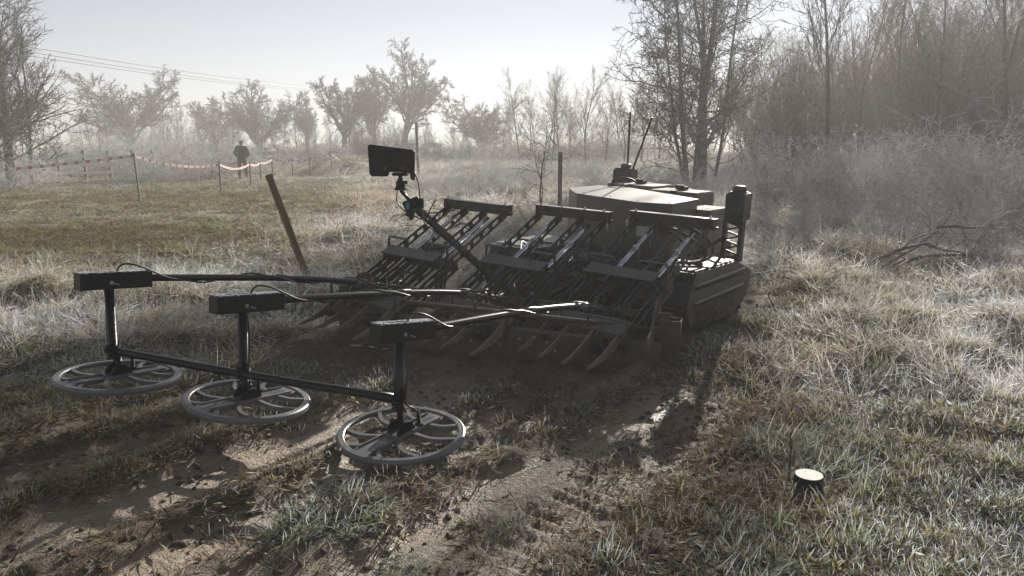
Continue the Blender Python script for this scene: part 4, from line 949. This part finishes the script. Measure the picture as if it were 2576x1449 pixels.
# ------------------------------------------------------------------ detector arms, boxes, posts, coils
I4 = Matrix()
coils = (((-2.184,3.941,.255), (.059,.045)), ((-1.403,3.74,.188), (.094,.023)), ((-.567,3.575,.065), (-.027,-.064)))
boxes = ((-4.283, 1.644, .779, 2.034, .744), (-3.482, 1.965, .7035, 2.362, .661), (-2.659, 2.323, .611, 2.705, .560))
barp = ((-2.238,4.009,.371), (-1.428,3.773,.311), (-.57,3.547,.247))
rods = (((-1.109,5.527,.479), (-.978,5.694,.396)), ((-.275,5.292,.444), (-.097,5.52,.341)), ((.507,4.955,.425), (.782,5.306,.29)))
def SBw(S, B, z): return Vector((S*BY+B*BX, -S*BX+B*BY, z))
labs = ('leftmost and farthest detector arm', 'middle detector arm', 'right and nearest detector arm')
for k in range(3):
    S0, B0, z0, B1, z1 = boxes[k]; a, b = SBw(S0, B0, z0), SBw(S0, B1, z1); te, re = Vector(rods[k][0]), Vector(rods[k][1])
    sag = -.012
    pts = cat([b-(te-b)*.02, b*.66+te*.34+Vector((0,0,.014)), b*.33+te*.67+Vector((0,0,.018)), te], 6)
    arm = part(MB().tube(pts, .021, 14), 'detector_arm', M_WET, M=I4, label=labs[k])
    d = (te-b).normalized()
    part(MB().tube([te-d*.10, te+d*.004], .024, 14), 'arm_sleeve', M_COIL, M=I4, parent=arm)
    part(MB().tube([te-d*.03, re], .010, 8), 'arm_rod', M_FRAME, M=I4, parent=arm)
    # clamp block at the ramp
    part(MB().box((-.03,-.03,-.012),(.03,.03,.0)).tube([(0,0,-.01),(0,0,.07)], .006, 6).box((-.05,-.01,-.05),(.05,.0,-.012)), 'clamp', M_BOLT, M=T4(re) @ R4(-HD, 4, 'Z'), parent=arm)
    # box beam
    dx = (b-a).normalized(); yv = Vector((0,0,1)).cross(dx).normalized(); zv = dx.cross(yv); L = (b-a).length
    MX = Matrix(((dx.x,yv.x,zv.x,a.x),(dx.y,yv.y,zv.y,a.y),(dx.z,yv.z,zv.z,a.z),(0,0,0,1)))
    bw, bh = .040, .048
    bx_ = plate('arm_box', [(0,-bw),(L,-bw),(L,bw),(0,bw)], [rrect(L*.36, 0, L*.2, .012, .011)], .006, M_BOXTOP, arm, F=lambda u, v, w_: MX @ Vector((u, v, bh-.006+w_)), world=True)
    mb = MB().box((0,-bw,-bh),(L,-bw+.006,bh-.006)).box((0,bw-.006,-bh),(L,bw,bh-.006)).box((0,-bw+.006,-bh),(L,bw-.006,-bh+.006)).box((.0,-bw+.006,-bh+.006),(.006,bw-.006,bh-.006)).box((L-.006,-bw+.006,-bh+.006),(L,bw-.006,bh-.006))
    part(mb, 'box_sides', M_WET, M=MX, parent=arm)
    mb = MB(); bolt_mb(mb, (L*.42, -bw-.002, -.012), .012, -.02, 'Y'); mb.tube([(L*.42,-bw-.03,-.012),(L*.47,-bw-.05,-.02)], .004, 6); part(mb, 'pivot_pin', M_BOLT, M=MX, parent=arm)
    scr = MB(); bolt_mb(scr, (0, 0, 0), .006, .002); sme = scr.mesh('screw', M_BOLT)
    for fx in (.06, .93):
        for fy_ in (-.026, .026): mobj('screw', sme, arm, MX @ T4((L*fx, fy_, bh)), world=True)
    # post down to the coil
    C_ = Vector(coils[k][0]); nx_, ny_ = coils[k][1]
    top = MX @ Vector((L*.42, 0, -.02)); bp = Vector(barp[k])
    e_ = C_+Vector((0,0,.085)); mid = Vector((bp.x, bp.y, bp.z))
    part(MB().tube([top, mid, mid+(e_-mid)*.55], .026, 14), 'drop_post', M_WET, M=I4, label='%s drop post' % ('left', 'middle', 'right')[k])
    part(MB().tube([mid+(e_-mid)*.5, e_-Vector((0,0,.03))], .017, 10), 'post_tip', M_BLACK, M=I4)
    # cable down the post, curled to the box slot
    sp = -1 if k == 0 else 1
    off = Vector((BY, -BX, 0))*.045*sp
    ce = C_+Vector((BX, BY, 0))*(.10)+Vector((BY,-BX,0))*(.03 if k == 2 else -.05)+Vector((0,0,.03))
    part(MB().tube(cat([top+Vector((0,0,.03)), top+off*.8+Vector((0,0,-.03)), (top+mid)/2+off*1.3, mid+off*1.1, (mid+ce)/2+off*.8+Vector((0,0,.02)), ce+Vector((0,0,.05)), ce], 6), .005, 7), 'coil_cable', M_HOSE, M=I4)
    # cable from slot spiralling along the arm
    pr = []; Lt = (te-b).length
    pr.append(MX @ Vector((L*.52, 0, bh-.02))); pr.append(MX @ Vector((L*.60, -.005, bh+.035))); pr.append(MX @ Vector((L*.8, -.03, bh+.03)))
    for q in range(1, 22):
        f = q/21; c_ = b+(te-b)*f+Vector((0,0,.015*math.sin(PI*f))); an = 2.2+q*.62
        rr_ = .026+.006*math.sin(q*1.7); pr.append(c_+(yv*math.cos(an)+zv*math.sin(an))*rr_)
    pr += [te+(re-te)*.3+Vector((0,0,.03)), te+(re-te)*.8+Vector((0,0,.025)), re+Vector((.05,.1,.04)), re+Vector((.1,.25,.02))]
    part(MB().tube(cat(pr, 4), .0055, 7), 'signal_cable', M_HOSE, M=I4, parent=arm)
    part(MB().tube([b+(te-b)*.52+zv*.034, b+(te-b)*.60+zv*.034-yv*.01], .010, 8), 'cable_joint', M_COIL, M=I4, parent=arm)
    for f in (.25, .93): part(MB().tube([te+(re-te)*f+Vector((-.012,0,-.02)), te+(re-te)*f+Vector((.012,0,.05))], .0028, 5), 'cable_tie', M_YELLOW, M=I4, parent=arm)
    # coil: rim, spar, spokes, hub
    n_ = Vector((nx_, ny_, 1)).normalized(); ax = (Vector((BX, BY, 0))-n_*n_.dot(Vector((BX, BY, 0)))).normalized(); ay = n_.cross(ax)
    MC = Matrix(((ax.x,ay.x,n_.x,C_.x),(ax.y,ay.y,n_.y,C_.y),(ax.z,ay.z,n_.z,C_.z),(0,0,0,1)))
    ra, rb = .312, .339; NN = 72; vs = []
    for q in range(NN):
        t = 2*PI*q/NN
        for dr, z in ((0,-.028),(.004,-.012),(0,-.002),(-.006,.002),(-.032,.002),(-.037,-.003),(-.037,-.02),(-.02,-.028)):
            vs.append(((ra+dr)*math.cos(t), (rb+dr)*math.sin(t), z))
    mb = MB(); mb.add(vs, [(q*8+j, ((q+1) % NN)*8+j, ((q+1) % NN)*8+(j+1) % 8, q*8+(j+1) % 8) for q in range(NN) for j in range(8)])
    cl = part(mb, 'search_coil', M_COIL, M=MC, label=('left search coil, partly behind its bar', 'middle round search coil', 'right search coil, nearest the camera')[k])
    # spar: tray with raised rims
    w2 = .048; e1 = ra-.022
    ou = [(-e1,-w2*.9),(-e1+.05,-w2*1.25),(-.10,-w2),(.10,-w2),(e1-.05,-w2*1.25),(e1,-w2*.9),(e1,w2*.9),(e1-.05,w2*1.25),(.10,w2),(-.10,w2),(-e1+.05,w2*1.25),(-e1,w2*.9)]
    sp_ = plate('spar', ou, [], .014, M_COIL, cl, F=lambda u, v, w_: Vector((u, v, w_-.018)), world=True, M=MC)
    mb = MB()
    for s_ in (-1, 1):
        mb.box((-e1+.05, s_*w2-.004 if s_ > 0 else -w2-.004, -.006), (e1-.05, (w2+.004) if s_ > 0 else -w2+.004, .006))
    mb.box((-.075,-w2-.006,-.006),(.075,w2+.006,.008)); part(mb, 'spar_rim', M_COIL, M=MC, parent=cl)
    def rim(t): return ((ra-.015)*math.cos(t), (rb-.015)*math.sin(t))
    for s_ in (1, -1):
        for u0, t in ((-.19, 2.62), (-.075, 2.05), (.03, 1.16), (.15, .62)):
            x1_, y1_ = rim(t*s_ if s_ > 0 else -t+PI if False else -t); 
            if s_ < 0: x1_, u1 = -x1_ if False else x1_, u0
            p0 = Vector((u0, s_*w2*.9, 0)); p1 = Vector((x1_, y1_, 0)); md = (p0+p1)/2+Vector((-(p1-p0).y, (p1-p0).x, 0))*.13*s_
            q_ = cat([p0, md, p1], 5); vs = []
            for i, c_ in enumerate(q_):
                dd = (q_[min(i+1, len(q_)-1)]-q_[max(i-1, 0)]).normalized(); nn = Vector((-dd.y, dd.x, 0))
                vs += [c_-nn*.011+Vector((0,0,-.022)), c_+nn*.011+Vector((0,0,-.022)), c_+nn*.010+Vector((0,0,-.001)), c_-nn*.010+Vector((0,0,-.001))]
            mb = MB(); mb.add(vs, [(i*4+j, i*4+(j+1) % 4, (i+1)*4+(j+1) % 4, (i+1)*4+j) for i in range(len(q_)-1) for j in range(4)]); part(mb, 'spoke', M_COIL, M=MC, parent=cl)
    # ears holding the post: two half-discs
    for s_ in (-.035, .035):
        ear = [(.058*math.cos(PI*i/12), .058*math.sin(PI*i/12)) for i in range(13)]
        plate('pivot_ear', ear, [], .014, M_BLACK, cl, F=lambda u, v, w_: Vector((u, s_+w_-.007, v+.004)), world=True, M=MC)
    mb = MB(); mb.tube([(0,-.045,.04),(0,.045,.04)], .012, 10); mb.tube([(0,.045,.04),(.0,.06,.04)], .022, 8); part(mb, 'pivot_bolt', M_BLACK, M=MC, parent=cl)
    cx_, cy_ = (.10, -.03) if k == 2 else (.10, .05)
    mb = MB(); prof = [(.0,0),(.024,0),(.022,.012)]
    for q in range(9): prof += [(.013-.0006*q, .014+q*.009), (.010-.0006*q, .018+q*.009)]
    mb.lathe(prof+[(.0,.10)], 12, T4((cx_, cy_, .006))); part(mb, 'strain_relief', M_BLACK, M=MC, parent=cl)
    if k == 2: part(MB().box((.035,-.052,.0085),(.075,-.028,.0095)), 'label_sticker', M_WHITE, M=MC, parent=cl)
    for s_ in (-1, 1):
        cu = bpy.data.curves.new('word', 'FONT'); cu.body = 'COILTEK'; cu.size = .026; cu.extrude = .0006; cu.align_x = 'CENTER'
        to = bpy.data.objects.new('word', cu); COL.objects.link(to); dg = bpy.context.evaluated_depsgraph_get(); me = bpy.data.meshes.new_from_object(to.evaluated_get(dg)); bpy.data.objects.remove(to)
        me.materials.clear(); me.materials.append(M_BOLT)
        mobj('lettering', me, cl, MC @ T4((s_*.185, -.008, -.003)) @ R4(0 if s_ > 0 else PI, 4, 'Z'), world=True)
# cross bar joining the three posts
bpv = [Vector(p) for p in barp]
d01 = (bpv[2]-bpv[0]).normalized()
cb = part(MB().tube(cat([bpv[0]-d01*.04, bpv[1]+Vector((0,-.01,.0)), bpv[2]-d01*.02], 8), .0225, 14), 'cross_bar', M_WET, M=I4, label='long black bar tying the three posts together')
for k in range(3):
    p = bpv[k]; mb = MB()
    for q in range(6):
        a = q*.9; mb.tube([p+Vector((.034*math.cos(a+t*.8), .034*math.sin(a+t*.8), -.04+.08*((q*.37) % 1)+(t-2)*.012)) for t in range(6)], .006, 5)
    part(mb, 'tape_wrap', M_BLACK, M=I4, parent=cb)
q_ = bpv[1]+(bpv[2]-bpv[1])*.72; part(MB().tube([q_, bpv[2]], .0245, 14), 'bar_sleeve', M_WET, M=I4, parent=cb)

# ------------------------------------------------------------------ camera arm and sensor plate
Mm = munit(1)
pa = Mm @ Vector((.1,-.19,.37)); pb_ = Mm @ Vector((.1,-1.265,1.118))
da = (pb_-pa); La = da.length; da.normalize(); side = Vector((BY,-BX,0)); up2 = side.cross(da).normalized()
MA = Matrix(((da.x,side.x,up2.x,pa.x),(da.y,side.y,up2.y,pa.y),(da.z,side.z,up2.z,pa.z),(0,0,0,1)))
ca = part(MB().box((0,-.017,-.02),(La,.017,.02)), 'camera_arm', M_FRAME, M=MA, bevel=.002, label='slanting square bar carrying the camera plate')
hd_ = Vector((pb_.x, pb_.y, pb_.z))
# head frame: face toward the camera direction of the photograph's left front (machine's forward)
fw = -Vector((math.sin(.05), math.cos(.05), 0)); rt_ = Vector((-fw.y, fw.x, 0))*1.0
MH = Matrix(((rt_.x,-fw.x,0,hd_.x),(rt_.y,-fw.y,0,hd_.y),(0,0,1,hd_.z),(0,0,0,1)))   # x right, y away, z up
def hpart(mb, n_, m_, bevel=0, parent=ca, lab=None): return part(mb, n_, m_, M=MH, parent=parent, bevel=bevel, label=lab)
hpart(MB().tube([(-.05,.01,-.02),(.05,.01,.02)], .034, 14).box((.03,-.01,-.03),(.075,.03,.035)), 'joint_clamp', M_BLACK, .004)
hpart(MB().box((-.035,-.045,-.075),(.02,.0,.02)).box((-.012,-.05,-.10),(.01,-.01,-.07)), 'motor_block', M_BLACK, .004)
hpart(MB().box((-.030,-.058,-.03),(-.008,-.046,.012)), 'connector', M_TEAL, .002)
hpart(MB().tube([(-.015,0,.02),(-.07,0,.085)], .012, 8).box((-.105,-.03,.085),(-.025,.03,.091)), 'tilt_bracket', M_FRAME)
mb = MB(); mb.smooth = False; mb.lathe([(0,0),(.038,0),(.038,.01),(.030,.014),(.030,.05),(.018,.058),(.018,.068),(.013,.07),(.013,.085),(0,.085)], 18, T4((-.07,0,.091))); mb.box((-.045,-.01,.125),(-.025,.01,.145))
hpart(mb, 'ball_head', M_BLACK)
hpart(MB().box((-.115,-.035,.176),(-.02,.03,.197)), 'quick_release', M_BLACK, .003)
op = [(-.262,.185),(-.245,.172),(-.15,.172),(-.138,.185),(-.135,.205),(-.02,.197),(-.005,.19),(-.002,.16),(.015,.145),(.026,.155),(.030,.325),(.018,.338),(-.255,.372),(-.268,.36)]
plx = plate('camera_plate', op, [], .005, M_BLACK, ca, F=lambda u, v, w_: MH @ Vector((u+.0, -.02+w_, v)), world=True)
hpart(MB().box((-.20,-.014,.20),(-.01,.05,.25)), 'stereo_camera', M_BLACK, .006)
for x_ in (-.16, -.05): hpart(MB().lathe([(0,0),(.014,0),(.014,-.006),(.010,-.008),(.0,-.004)], 16, T4((x_, -.0215, .225)) @ R4(PI/2, 4, 'X') @ Matrix.Diagonal((1,1,-1,1))), 'lens', M_DOME)
part(MB().tube(cat([MH @ Vector(p) for p in ((.02,.0,.20),(.045,0,.12),(.055,0,.0),(.075,.0,-.11),(.085,.0,-.13))], 6)+[MA @ Vector((La-.30,-.01,.03)), MA @ Vector((La-.55,.012,.028)), MA @ Vector((.3,-.02,.025)), MA @ Vector((.05,-.03,.02))], .0045, 7), 'camera_cable', M_HOSE, M=I4, parent=ca)
part(MB().tube(cat([MH @ Vector(p) for p in ((-.09,-.01,.08),(-.095,-.01,.02),(-.06,-.03,-.03),(-.02,-.05,-.05),(.05,-.03,-.09),(.10,0,-.10))], 6), .004, 7), 'camera_cable', M_HOSE, M=I4, parent=ca)
part(MB().tube([MH @ Vector((.085,0,-.10)), MH @ Vector((.125,.0,-.02)), MH @ Vector((.155,.0,.03))], .004, 6), 'cable_tie', M_BLACK, M=I4, parent=ca)
for q in range(5): 
    xx = La*(.15+.17*q); part(MB().box((xx,-.020,-.023),(xx+.008,.020,.023)), 'cable_tie', M_BLACK, M=MA, parent=ca)

# ------------------------------------------------------------------ stakes, tape, fence, person and the rest
def ground_pt(u, v, z=0.):
    th = math.atan((v-724.5)/1860)+.19; d_ = (CAMH-z)/math.tan(th); dep = d_*math.cos(.19)+(CAMH-z)*math.sin(.19)
    return (u-1288)/1860*dep, d_
def post(name, x, y, h, w_, lean=(0, 0), m=M_POST, label='', cat_='post', group=None, rz=0., sink=.15):
    me = MB().box((-w_/2,-w_/2,-sink),(w_/2,w_/2,h)).mesh(name, m); bm = bmesh.new(); bm.from_mesh(me); bmesh.ops.bevel(bm, geom=list(bm.edges), offset=w_*.08, segments=1, affect='EDGES'); bm.to_mesh(me); bm.free()
    o = mobj(name, me, None, T4((x, y, H(x, y))) @ R4(lean[0], 4, 'Y') @ R4(lean[1], 4, 'X') @ R4(rz, 4, 'Z')); return tag(o, label, cat_, group)
post('wooden_stake', -2.03, 7.35, 1.20, .062, (-.30, .03), M_STAKE, 'square wooden stake leaning left beside the left ramp', 'stake', rz=.5)
tp = [((353,508),1.32,'nearest tape post, dark and thin, standing right of the fence'), ((557,487),1.02,'tape post left of the walking person, second along the tape'), ((632,470),.92,'tape post just right of the walking person'),
      ((657,458),.90,'short tape post third to the right of the walking person\'s feet'), ((687,450),.98,'tape post where the far tape rises to a peak'), ((737,447),.86,'tape post in the haze after the peak of the tape'), ((781,446),.84,'second last tape post before the soil heap'), ((835,444),.80,'last tape post beside the soil heap')]
tops = []
for (p, h, lb) in tp:
    x_, y_ = ground_pt(*p); ln = -.04 if p[0] == 353 else .0
    post('tape_post', x_, y_, h, .045 if y_ < 21 else .05, (ln, 0), M_POST, lb, 'post', 'thin posts holding the barrier tape'); tops.append(Vector((x_+math.sin(ln)*h, y_, H(x_, y_)+h*.94)))
for z_ in range(1, len(tops)): tops[z_].z -= .03
xe, ye = ground_pt(870, 440); tops.append(Vector((xe, ye, .55)))
xs_, ys_ = -17.5, 18.0; first = Vector((xs_, ys_, .62)); tops = [first]+tops
def tape(a, b, sag, wdt=.075):
    L = (b-a).length; n_ = max(2, int(L/.09)); mb = MB()
    for i in range(n_):
        q = []
        for f in (i/n_, (i+1)/n_):
            p = a.lerp(b, f)-Vector((0,0,sag*4*f*(1-f))); tw = .35*math.sin(f*9+a.x); q.append((p+Vector((0, wdt/2*math.sin(tw), wdt/2*math.cos(tw))), p-Vector((0, wdt/2*math.sin(tw), wdt/2*math.cos(tw)))))
        mb.cur = int(i % 3 == 0); mb.add([q[0][0], q[1][0], q[1][1], q[0][1]], [(0,1,2,3)])
    return mb.mesh('barrier_tape', [M_TAPEW, M_RED])
bt = empty('barrier_tape', T4(tops[1]), 'red and white striped barrier tape strung from post to post across the field', 'barrier tape')
for i in range(len(tops)-1):
    mobj('tape_span', tape(tops[i], tops[i+1], (.10, .16, .16, .08, .08, .05, .05, .05, .04)[i]), bt, I4, world=True)
# rail fence at left
def fence(pts, h, label, rails=(.30,.68,1.06), w_=.12):
    P = [Vector((x, y, H(x, y))) for x, y in pts]; e = empty('rail_fence', T4(P[0]), label, 'fence')
    for i, p in enumerate(P):
        mobj('post', MB().box((-w_/2,-w_/2,-.2),(w_/2,w_/2,h*rt.uniform(.97,1.04))).mesh('post', M_POST), e, T4(p) @ R4(rt.uniform(-.04,.04), 4, 'Y') @ R4(.3, 4, 'Z'), world=True)
        if i:
            for z_ in rails:
                a, b = P[i-1]+Vector((0,-.08,z_+rt.uniform(-.02,.02))), p+Vector((0,-.08,z_+rt.uniform(-.02,.02)))
                mb = MB(); dv = Vector((0,0,.07)); tv = Vector((0,-.02,0)); mb.add([a-dv+tv, b-dv+tv, b+dv+tv, a+dv+tv, a-dv-tv, b-dv-tv, b+dv-tv, a+dv-tv], [(0,1,2,3),(7,6,5,4),(0,4,5,1),(1,5,6,2),(2,6,7,3),(3,7,4,0)]); mobj('rail', mb.mesh('rail', M_RAIL), e, I4, world=True)
fy = lambda u, y: (px(u, y), y)
fence([fy(-70,31), fy(5,32), fy(80,33), fy(150,34), fy(216,34.6), fy(278,35.2), fy(333,36), fy(388,37)], 1.30, 'old wooden rail fence with frosted rails on the left side of the field')
fence([fy(600,52), fy(640,53), fy(668,54), fy(700,56)], 1.25, 'short frosted rail fence in the haze right behind the walking person')
x_, y_ = fy(1053, 33); post('tall_post', x_, y_, 2.4, .12, (-.02, 0), M_POST, 'tall thin square post standing in the field behind the camera plate', 'post')
x_, y_ = fy(1408, 15.5); post('wooden_post', x_, y_, 1.42, .085, (.0, 0), M_POST, 'stout wooden post in the scrub left of the machine housing', 'post')
# garden umbrella in the haze
x_, y_ = fy(1090, 62); e = empty('garden_umbrella', T4((x_, y_, H(x_, y_))), 'pale dome shaped canopy standing far off in the haze near the tall post', 'canopy')
mb = MB(); mb.smooth = True; mb.lathe([(1.15,1.15),(1.0,1.32),(.7,1.52),(.3,1.63),(0,1.66)], 20); mobj('canopy_cover', mb.mesh('canopy_cover', M_CANVAS), e, T4((x_, y_, H(x_, y_))), world=True)
for a in range(4): mobj('leg', MB().box((-.03,-.03,0),(.03,.03,1.2)).mesh('leg', M_POST), e, T4((x_+.75*math.cos(a*PI/2+.7), y_+.75*math.sin(a*PI/2+.7), H(x_, y_))), world=True)
# power lines with poles
pf = Vector((px(880, 118), 118, H(px(880,118),118))); pn = Vector((-44, 40, H(-44, 40)))
def pole(p, lb):
    e = empty('power_pole', T4(p), lb, 'power pole'); mobj('pole', MB().tube([(0,0,-.3),(0,0,9.9)], [.15,.11], 8).mesh('pole', M_POST), e, T4(p), world=True)
    dr = (pf-pn).normalized(); s_ = Vector((-dr.y, dr.x, 0)).normalized(); mobj('crossarm', MB().tube([p+Vector((0,0,9.3))-s_*1.1, p+Vector((0,0,9.3))+s_*1.1], .06, 6).mesh('crossarm', M_POST), e, I4, world=True); return s_
sv = pole(pf, 'wooden power pole lost in the mist behind the far oaks'); pole(pn, 'wooden power pole left of the picture carrying the wires')
for i, (o_, z_) in enumerate(((1.0, 9.4), (-1.0, 9.4), (0, 9.95))):
    a = pn+sv*o_+Vector((0,0,z_)); b = pf+sv*o_+Vector((0,0,z_)); pts = [a.lerp(b, f/24)-Vector((0,0,1.0*4*(f/24)*(1-f/24))) for f in range(25)]
    tag(mobj('overhead_wire', MB().tube(pts, .022, 5).mesh('overhead_wire', M_HOSE)), ('lower thin overhead wire crossing the sky at upper left', 'middle thin overhead wire crossing the sky at upper left', 'highest thin overhead wire crossing the sky at upper left')[i], 'wire', 'overhead wires')
# white topped marker in the grass at right front
x_, y_ = 1.32, 3.07; zg = H(x_, y_)
e = empty('ground_marker', T4((x_, y_, zg)), 'short black cylinder with a pale flat top stuck in the frosted grass', 'marker')
mb = MB(); mb.smooth = True; mb.lathe([(.0,-.05),(.062,-.05),(.062,.058),(.058,.063)], 32); mobj('body', mb.mesh('body', M_BLACK), e, T4((x_, y_, zg)), world=True)
mobj('top_disc', MB().lathe([(.058,.0605),(.0585,.066),(.0,.066)], 32).mesh('top_disc', M_CREAM), e, T4((x_, y_, zg)), world=True)
mobj('band', MB().lathe([(.0625,.022),(.0635,.024),(.0635,.030),(.0625,.032)], 32).mesh('band', M_DOME), e, T4((x_, y_, zg)), world=True)
tw = MB().tube(cat([(0,0,-.03),(.004,.0,.06),(-.004,.002,.13),(.006,0,.17)], 4), [.005-.0002*i for i in range(13)], 6).mesh('twig', M_TWIGD)
tag(mobj('twig', tw, None, T4((1.345, 3.36, H(1.345, 3.36)))), 'thin dark twig standing upright behind the pale topped marker', 'twig')
for i, (u, v, h, lb) in enumerate(((2370,1110,.16,'dark twig in the frosted grass right of the tussock'),(2185,1005,.15,'short dark twig in the grass above the tussock'),(1955,790,.26,'dark thin twig leaning in the grass just right of the side cover'),(2020,830,.2,'dark twig leaning left in the grass right of the side cover'))):
    x_, y_ = ground_pt(u, v); tag(mobj('twig', tw, None, T4((x_, y_, H(x_, y_))) @ R4(rt.uniform(-.5,.5), 4, 'Y') @ Matrix.Scale(h/.17, 4)), lb, 'twig')
# tussocks that stand out singly
def tussock(x, y, s, lb, seed, m=M_G_FROST, lean=.7, L=.15, nb=260, R=.16):
    V, F, T, R_ = tuft(seed, nb, R, L, lean, 1.0, .0048, K=4); V = V*s; V[:, 0] += .35*V[:, 2]
    me = npmesh('grass_tussock', V, F, m2_t, dict(t=T, rnd=R_, frost=T*0+1)); tag(mobj('grass_tussock', me, None, T4((x, y, H(x, y)))), lb, 'grass tussock')
def own_frost(src):
    m_ = src.copy(); 
    for nn in m_.node_tree.nodes:
        if nn.type == 'ATTRIBUTE' and nn.attribute_type == 'INSTANCER': nn.attribute_type = 'GEOMETRY'
    return m_
m2_t = own_frost(M_G_FROST)
for i, (u, v, s, lb) in enumerate(((1960,1120,1.25,'large frosted tussock behind and left of the pale topped marker'), (2110,1170,1.2,'large frosted tussock right behind the pale topped marker'), (2025,1180,.7,'small frosted tussock directly behind the pale topped marker'),
    (835,1300,1.25,'large green frosted tussock in the mud below the right coil'), (745,1330,1.0,'left half of the green frosted clump at the bottom in the mud'), (1880,1440,1.0,'frosted tussock at the bottom edge left of the marker'), (1840,1330,.7,'frosted tussock in the grass left of the marker'),
    (1270,1105,.6,'frosted tuft right beside the nearest coil'), (1460,1035,.5,'dull frosted tuft between coil and track rut'), (1020,1400,.55,'small green tuft in the mud at the bottom centre'), (1285,1300,.5,'low green tuft on the clay between the ruts'), (2290,950,.9,'frosted tussock in the right hand turf'), (1850,1010,.7,'frosted tussock beside the right hand rut'), (2450,1230,.9,'frosted tussock near the right edge of the turf'))):
    x_, y_ = ground_pt(u, v); tussock(x_, y_, s*(.8+.1*(i % 2)), lb, 300+i)
# person walking away, hands in front
def skinmesh(name, verts, edges, radii, m, sub=2):
    me = bpy.data.meshes.new(name); me.from_pydata(verts, edges, []); o = bpy.data.objects.new(name, me); COL.objects.link(o)
    md = o.modifiers.new('skin', 'SKIN'); md.use_smooth_shade = True
    sv_ = me.skin_vertices[0].data
    for i, r in enumerate(radii): sv_[i].radius = r if isinstance(r, tuple) else (r, r); sv_[i].use_root = i == 0
    o.modifiers.new('sub', 'SUBSURF').levels = sub
    dg = bpy.context.evaluated_depsgraph_get(); out_ = bpy.data.meshes.new_from_object(o.evaluated_get(dg)); bpy.data.objects.remove(o)
    out_.materials.clear(); out_.materials.append(m); out_.polygons.foreach_set('use_smooth', [True]*len(out_.polygons)); return out_
xp, yp = px(611, 34.6), 34.6; MP = T4((xp, yp, H(xp, yp)-.01)) @ R4(.15, 4, 'Z')
pe = empty('person', MP, 'person in a dark jacket and dark trousers walking away across the field', 'person')
V_ = [(0,0,.93),(0,0,1.1),(0,.02,1.28),(0,.03,1.42),(0,.02,1.50),(0,.03,1.57),(0,.035,1.64),(0,.035,1.72),
      (.11,0,.86),(.14,.03,.50),(.17,-.02,.10),(.18,.12,.05), (-.11,0,.86),(-.13,.01,.50),(-.15,-.05,.10),(-.16,.09,.05),
      (.19,.02,1.40),(.29,.0,1.16),(.22,.18,1.0),(.12,.24,.98), (-.19,.02,1.40),(-.30,.0,1.16),(-.23,.18,1.0),(-.13,.24,.98)]
E_ = [(0,1),(1,2),(2,3),(3,4),(4,5),(5,6),(6,7),(0,8),(8,9),(9,10),(10,11),(0,12),(12,13),(13,14),(14,15),(3,16),(16,17),(17,18),(18,19),(3,20),(20,21),(21,22),(22,23)]
R_ = [(.16,.12),(.16,.115),(.18,.12),(.12,.09),.055,.07,.085,.06, .09,.065,.05,.045, .09,.065,.05,.045, .075,.058,.045,.035, .075,.058,.045,.035]
body = skinmesh('body', V_, E_, R_, M_SKIN); mobj('body', body, pe, MP, world=True)
jv = [(0,0,.84),(0,0,1.0),(0,.01,1.2),(0,.02,1.42),(0,.02,1.5),(.19,.02,1.41),(.295,.0,1.16),(.225,.17,1.0),(-.19,.02,1.41),(-.305,.0,1.16),(-.235,.17,1.0)]
mobj('jacket', skinmesh('jacket', jv, [(0,1),(1,2),(2,3),(3,4),(3,5),(5,6),(6,7),(3,8),(8,9),(9,10)], [(.20,.15),(.205,.15),(.215,.15),(.15,.115),.075,.095,.082,.068,.095,.082,.068], M_CLOTH), pe, MP, world=True)
tv_ = [(0,0,.92),(.11,0,.84),(.14,.03,.50),(.17,-.02,.09),(-.11,0,.84),(-.13,.01,.50),(-.15,-.05,.09)]
mobj('trousers', skinmesh('trousers', tv_, [(0,1),(1,2),(2,3),(0,4),(4,5),(5,6)], [(.17,.14),.11,.085,.075,.11,.085,.075], M_TROUS), pe, MP, world=True)
for s_, yy in ((.175,.04),(-.155,.01)): mobj('boot', skinmesh('boot', [(s_,yy-.08,.05),(s_,yy+.04,.05),(s_,yy+.16,.04)], [(0,1),(1,2)], [.055,.05,.042], M_CLOTH, 1), pe, MP, world=True)
mobj('hair', skinmesh('hair', [(0,-.015,1.62),(0,.0,1.73)], [(0,1)], [.125,.10], M_HAIR), pe, MP, world=True)
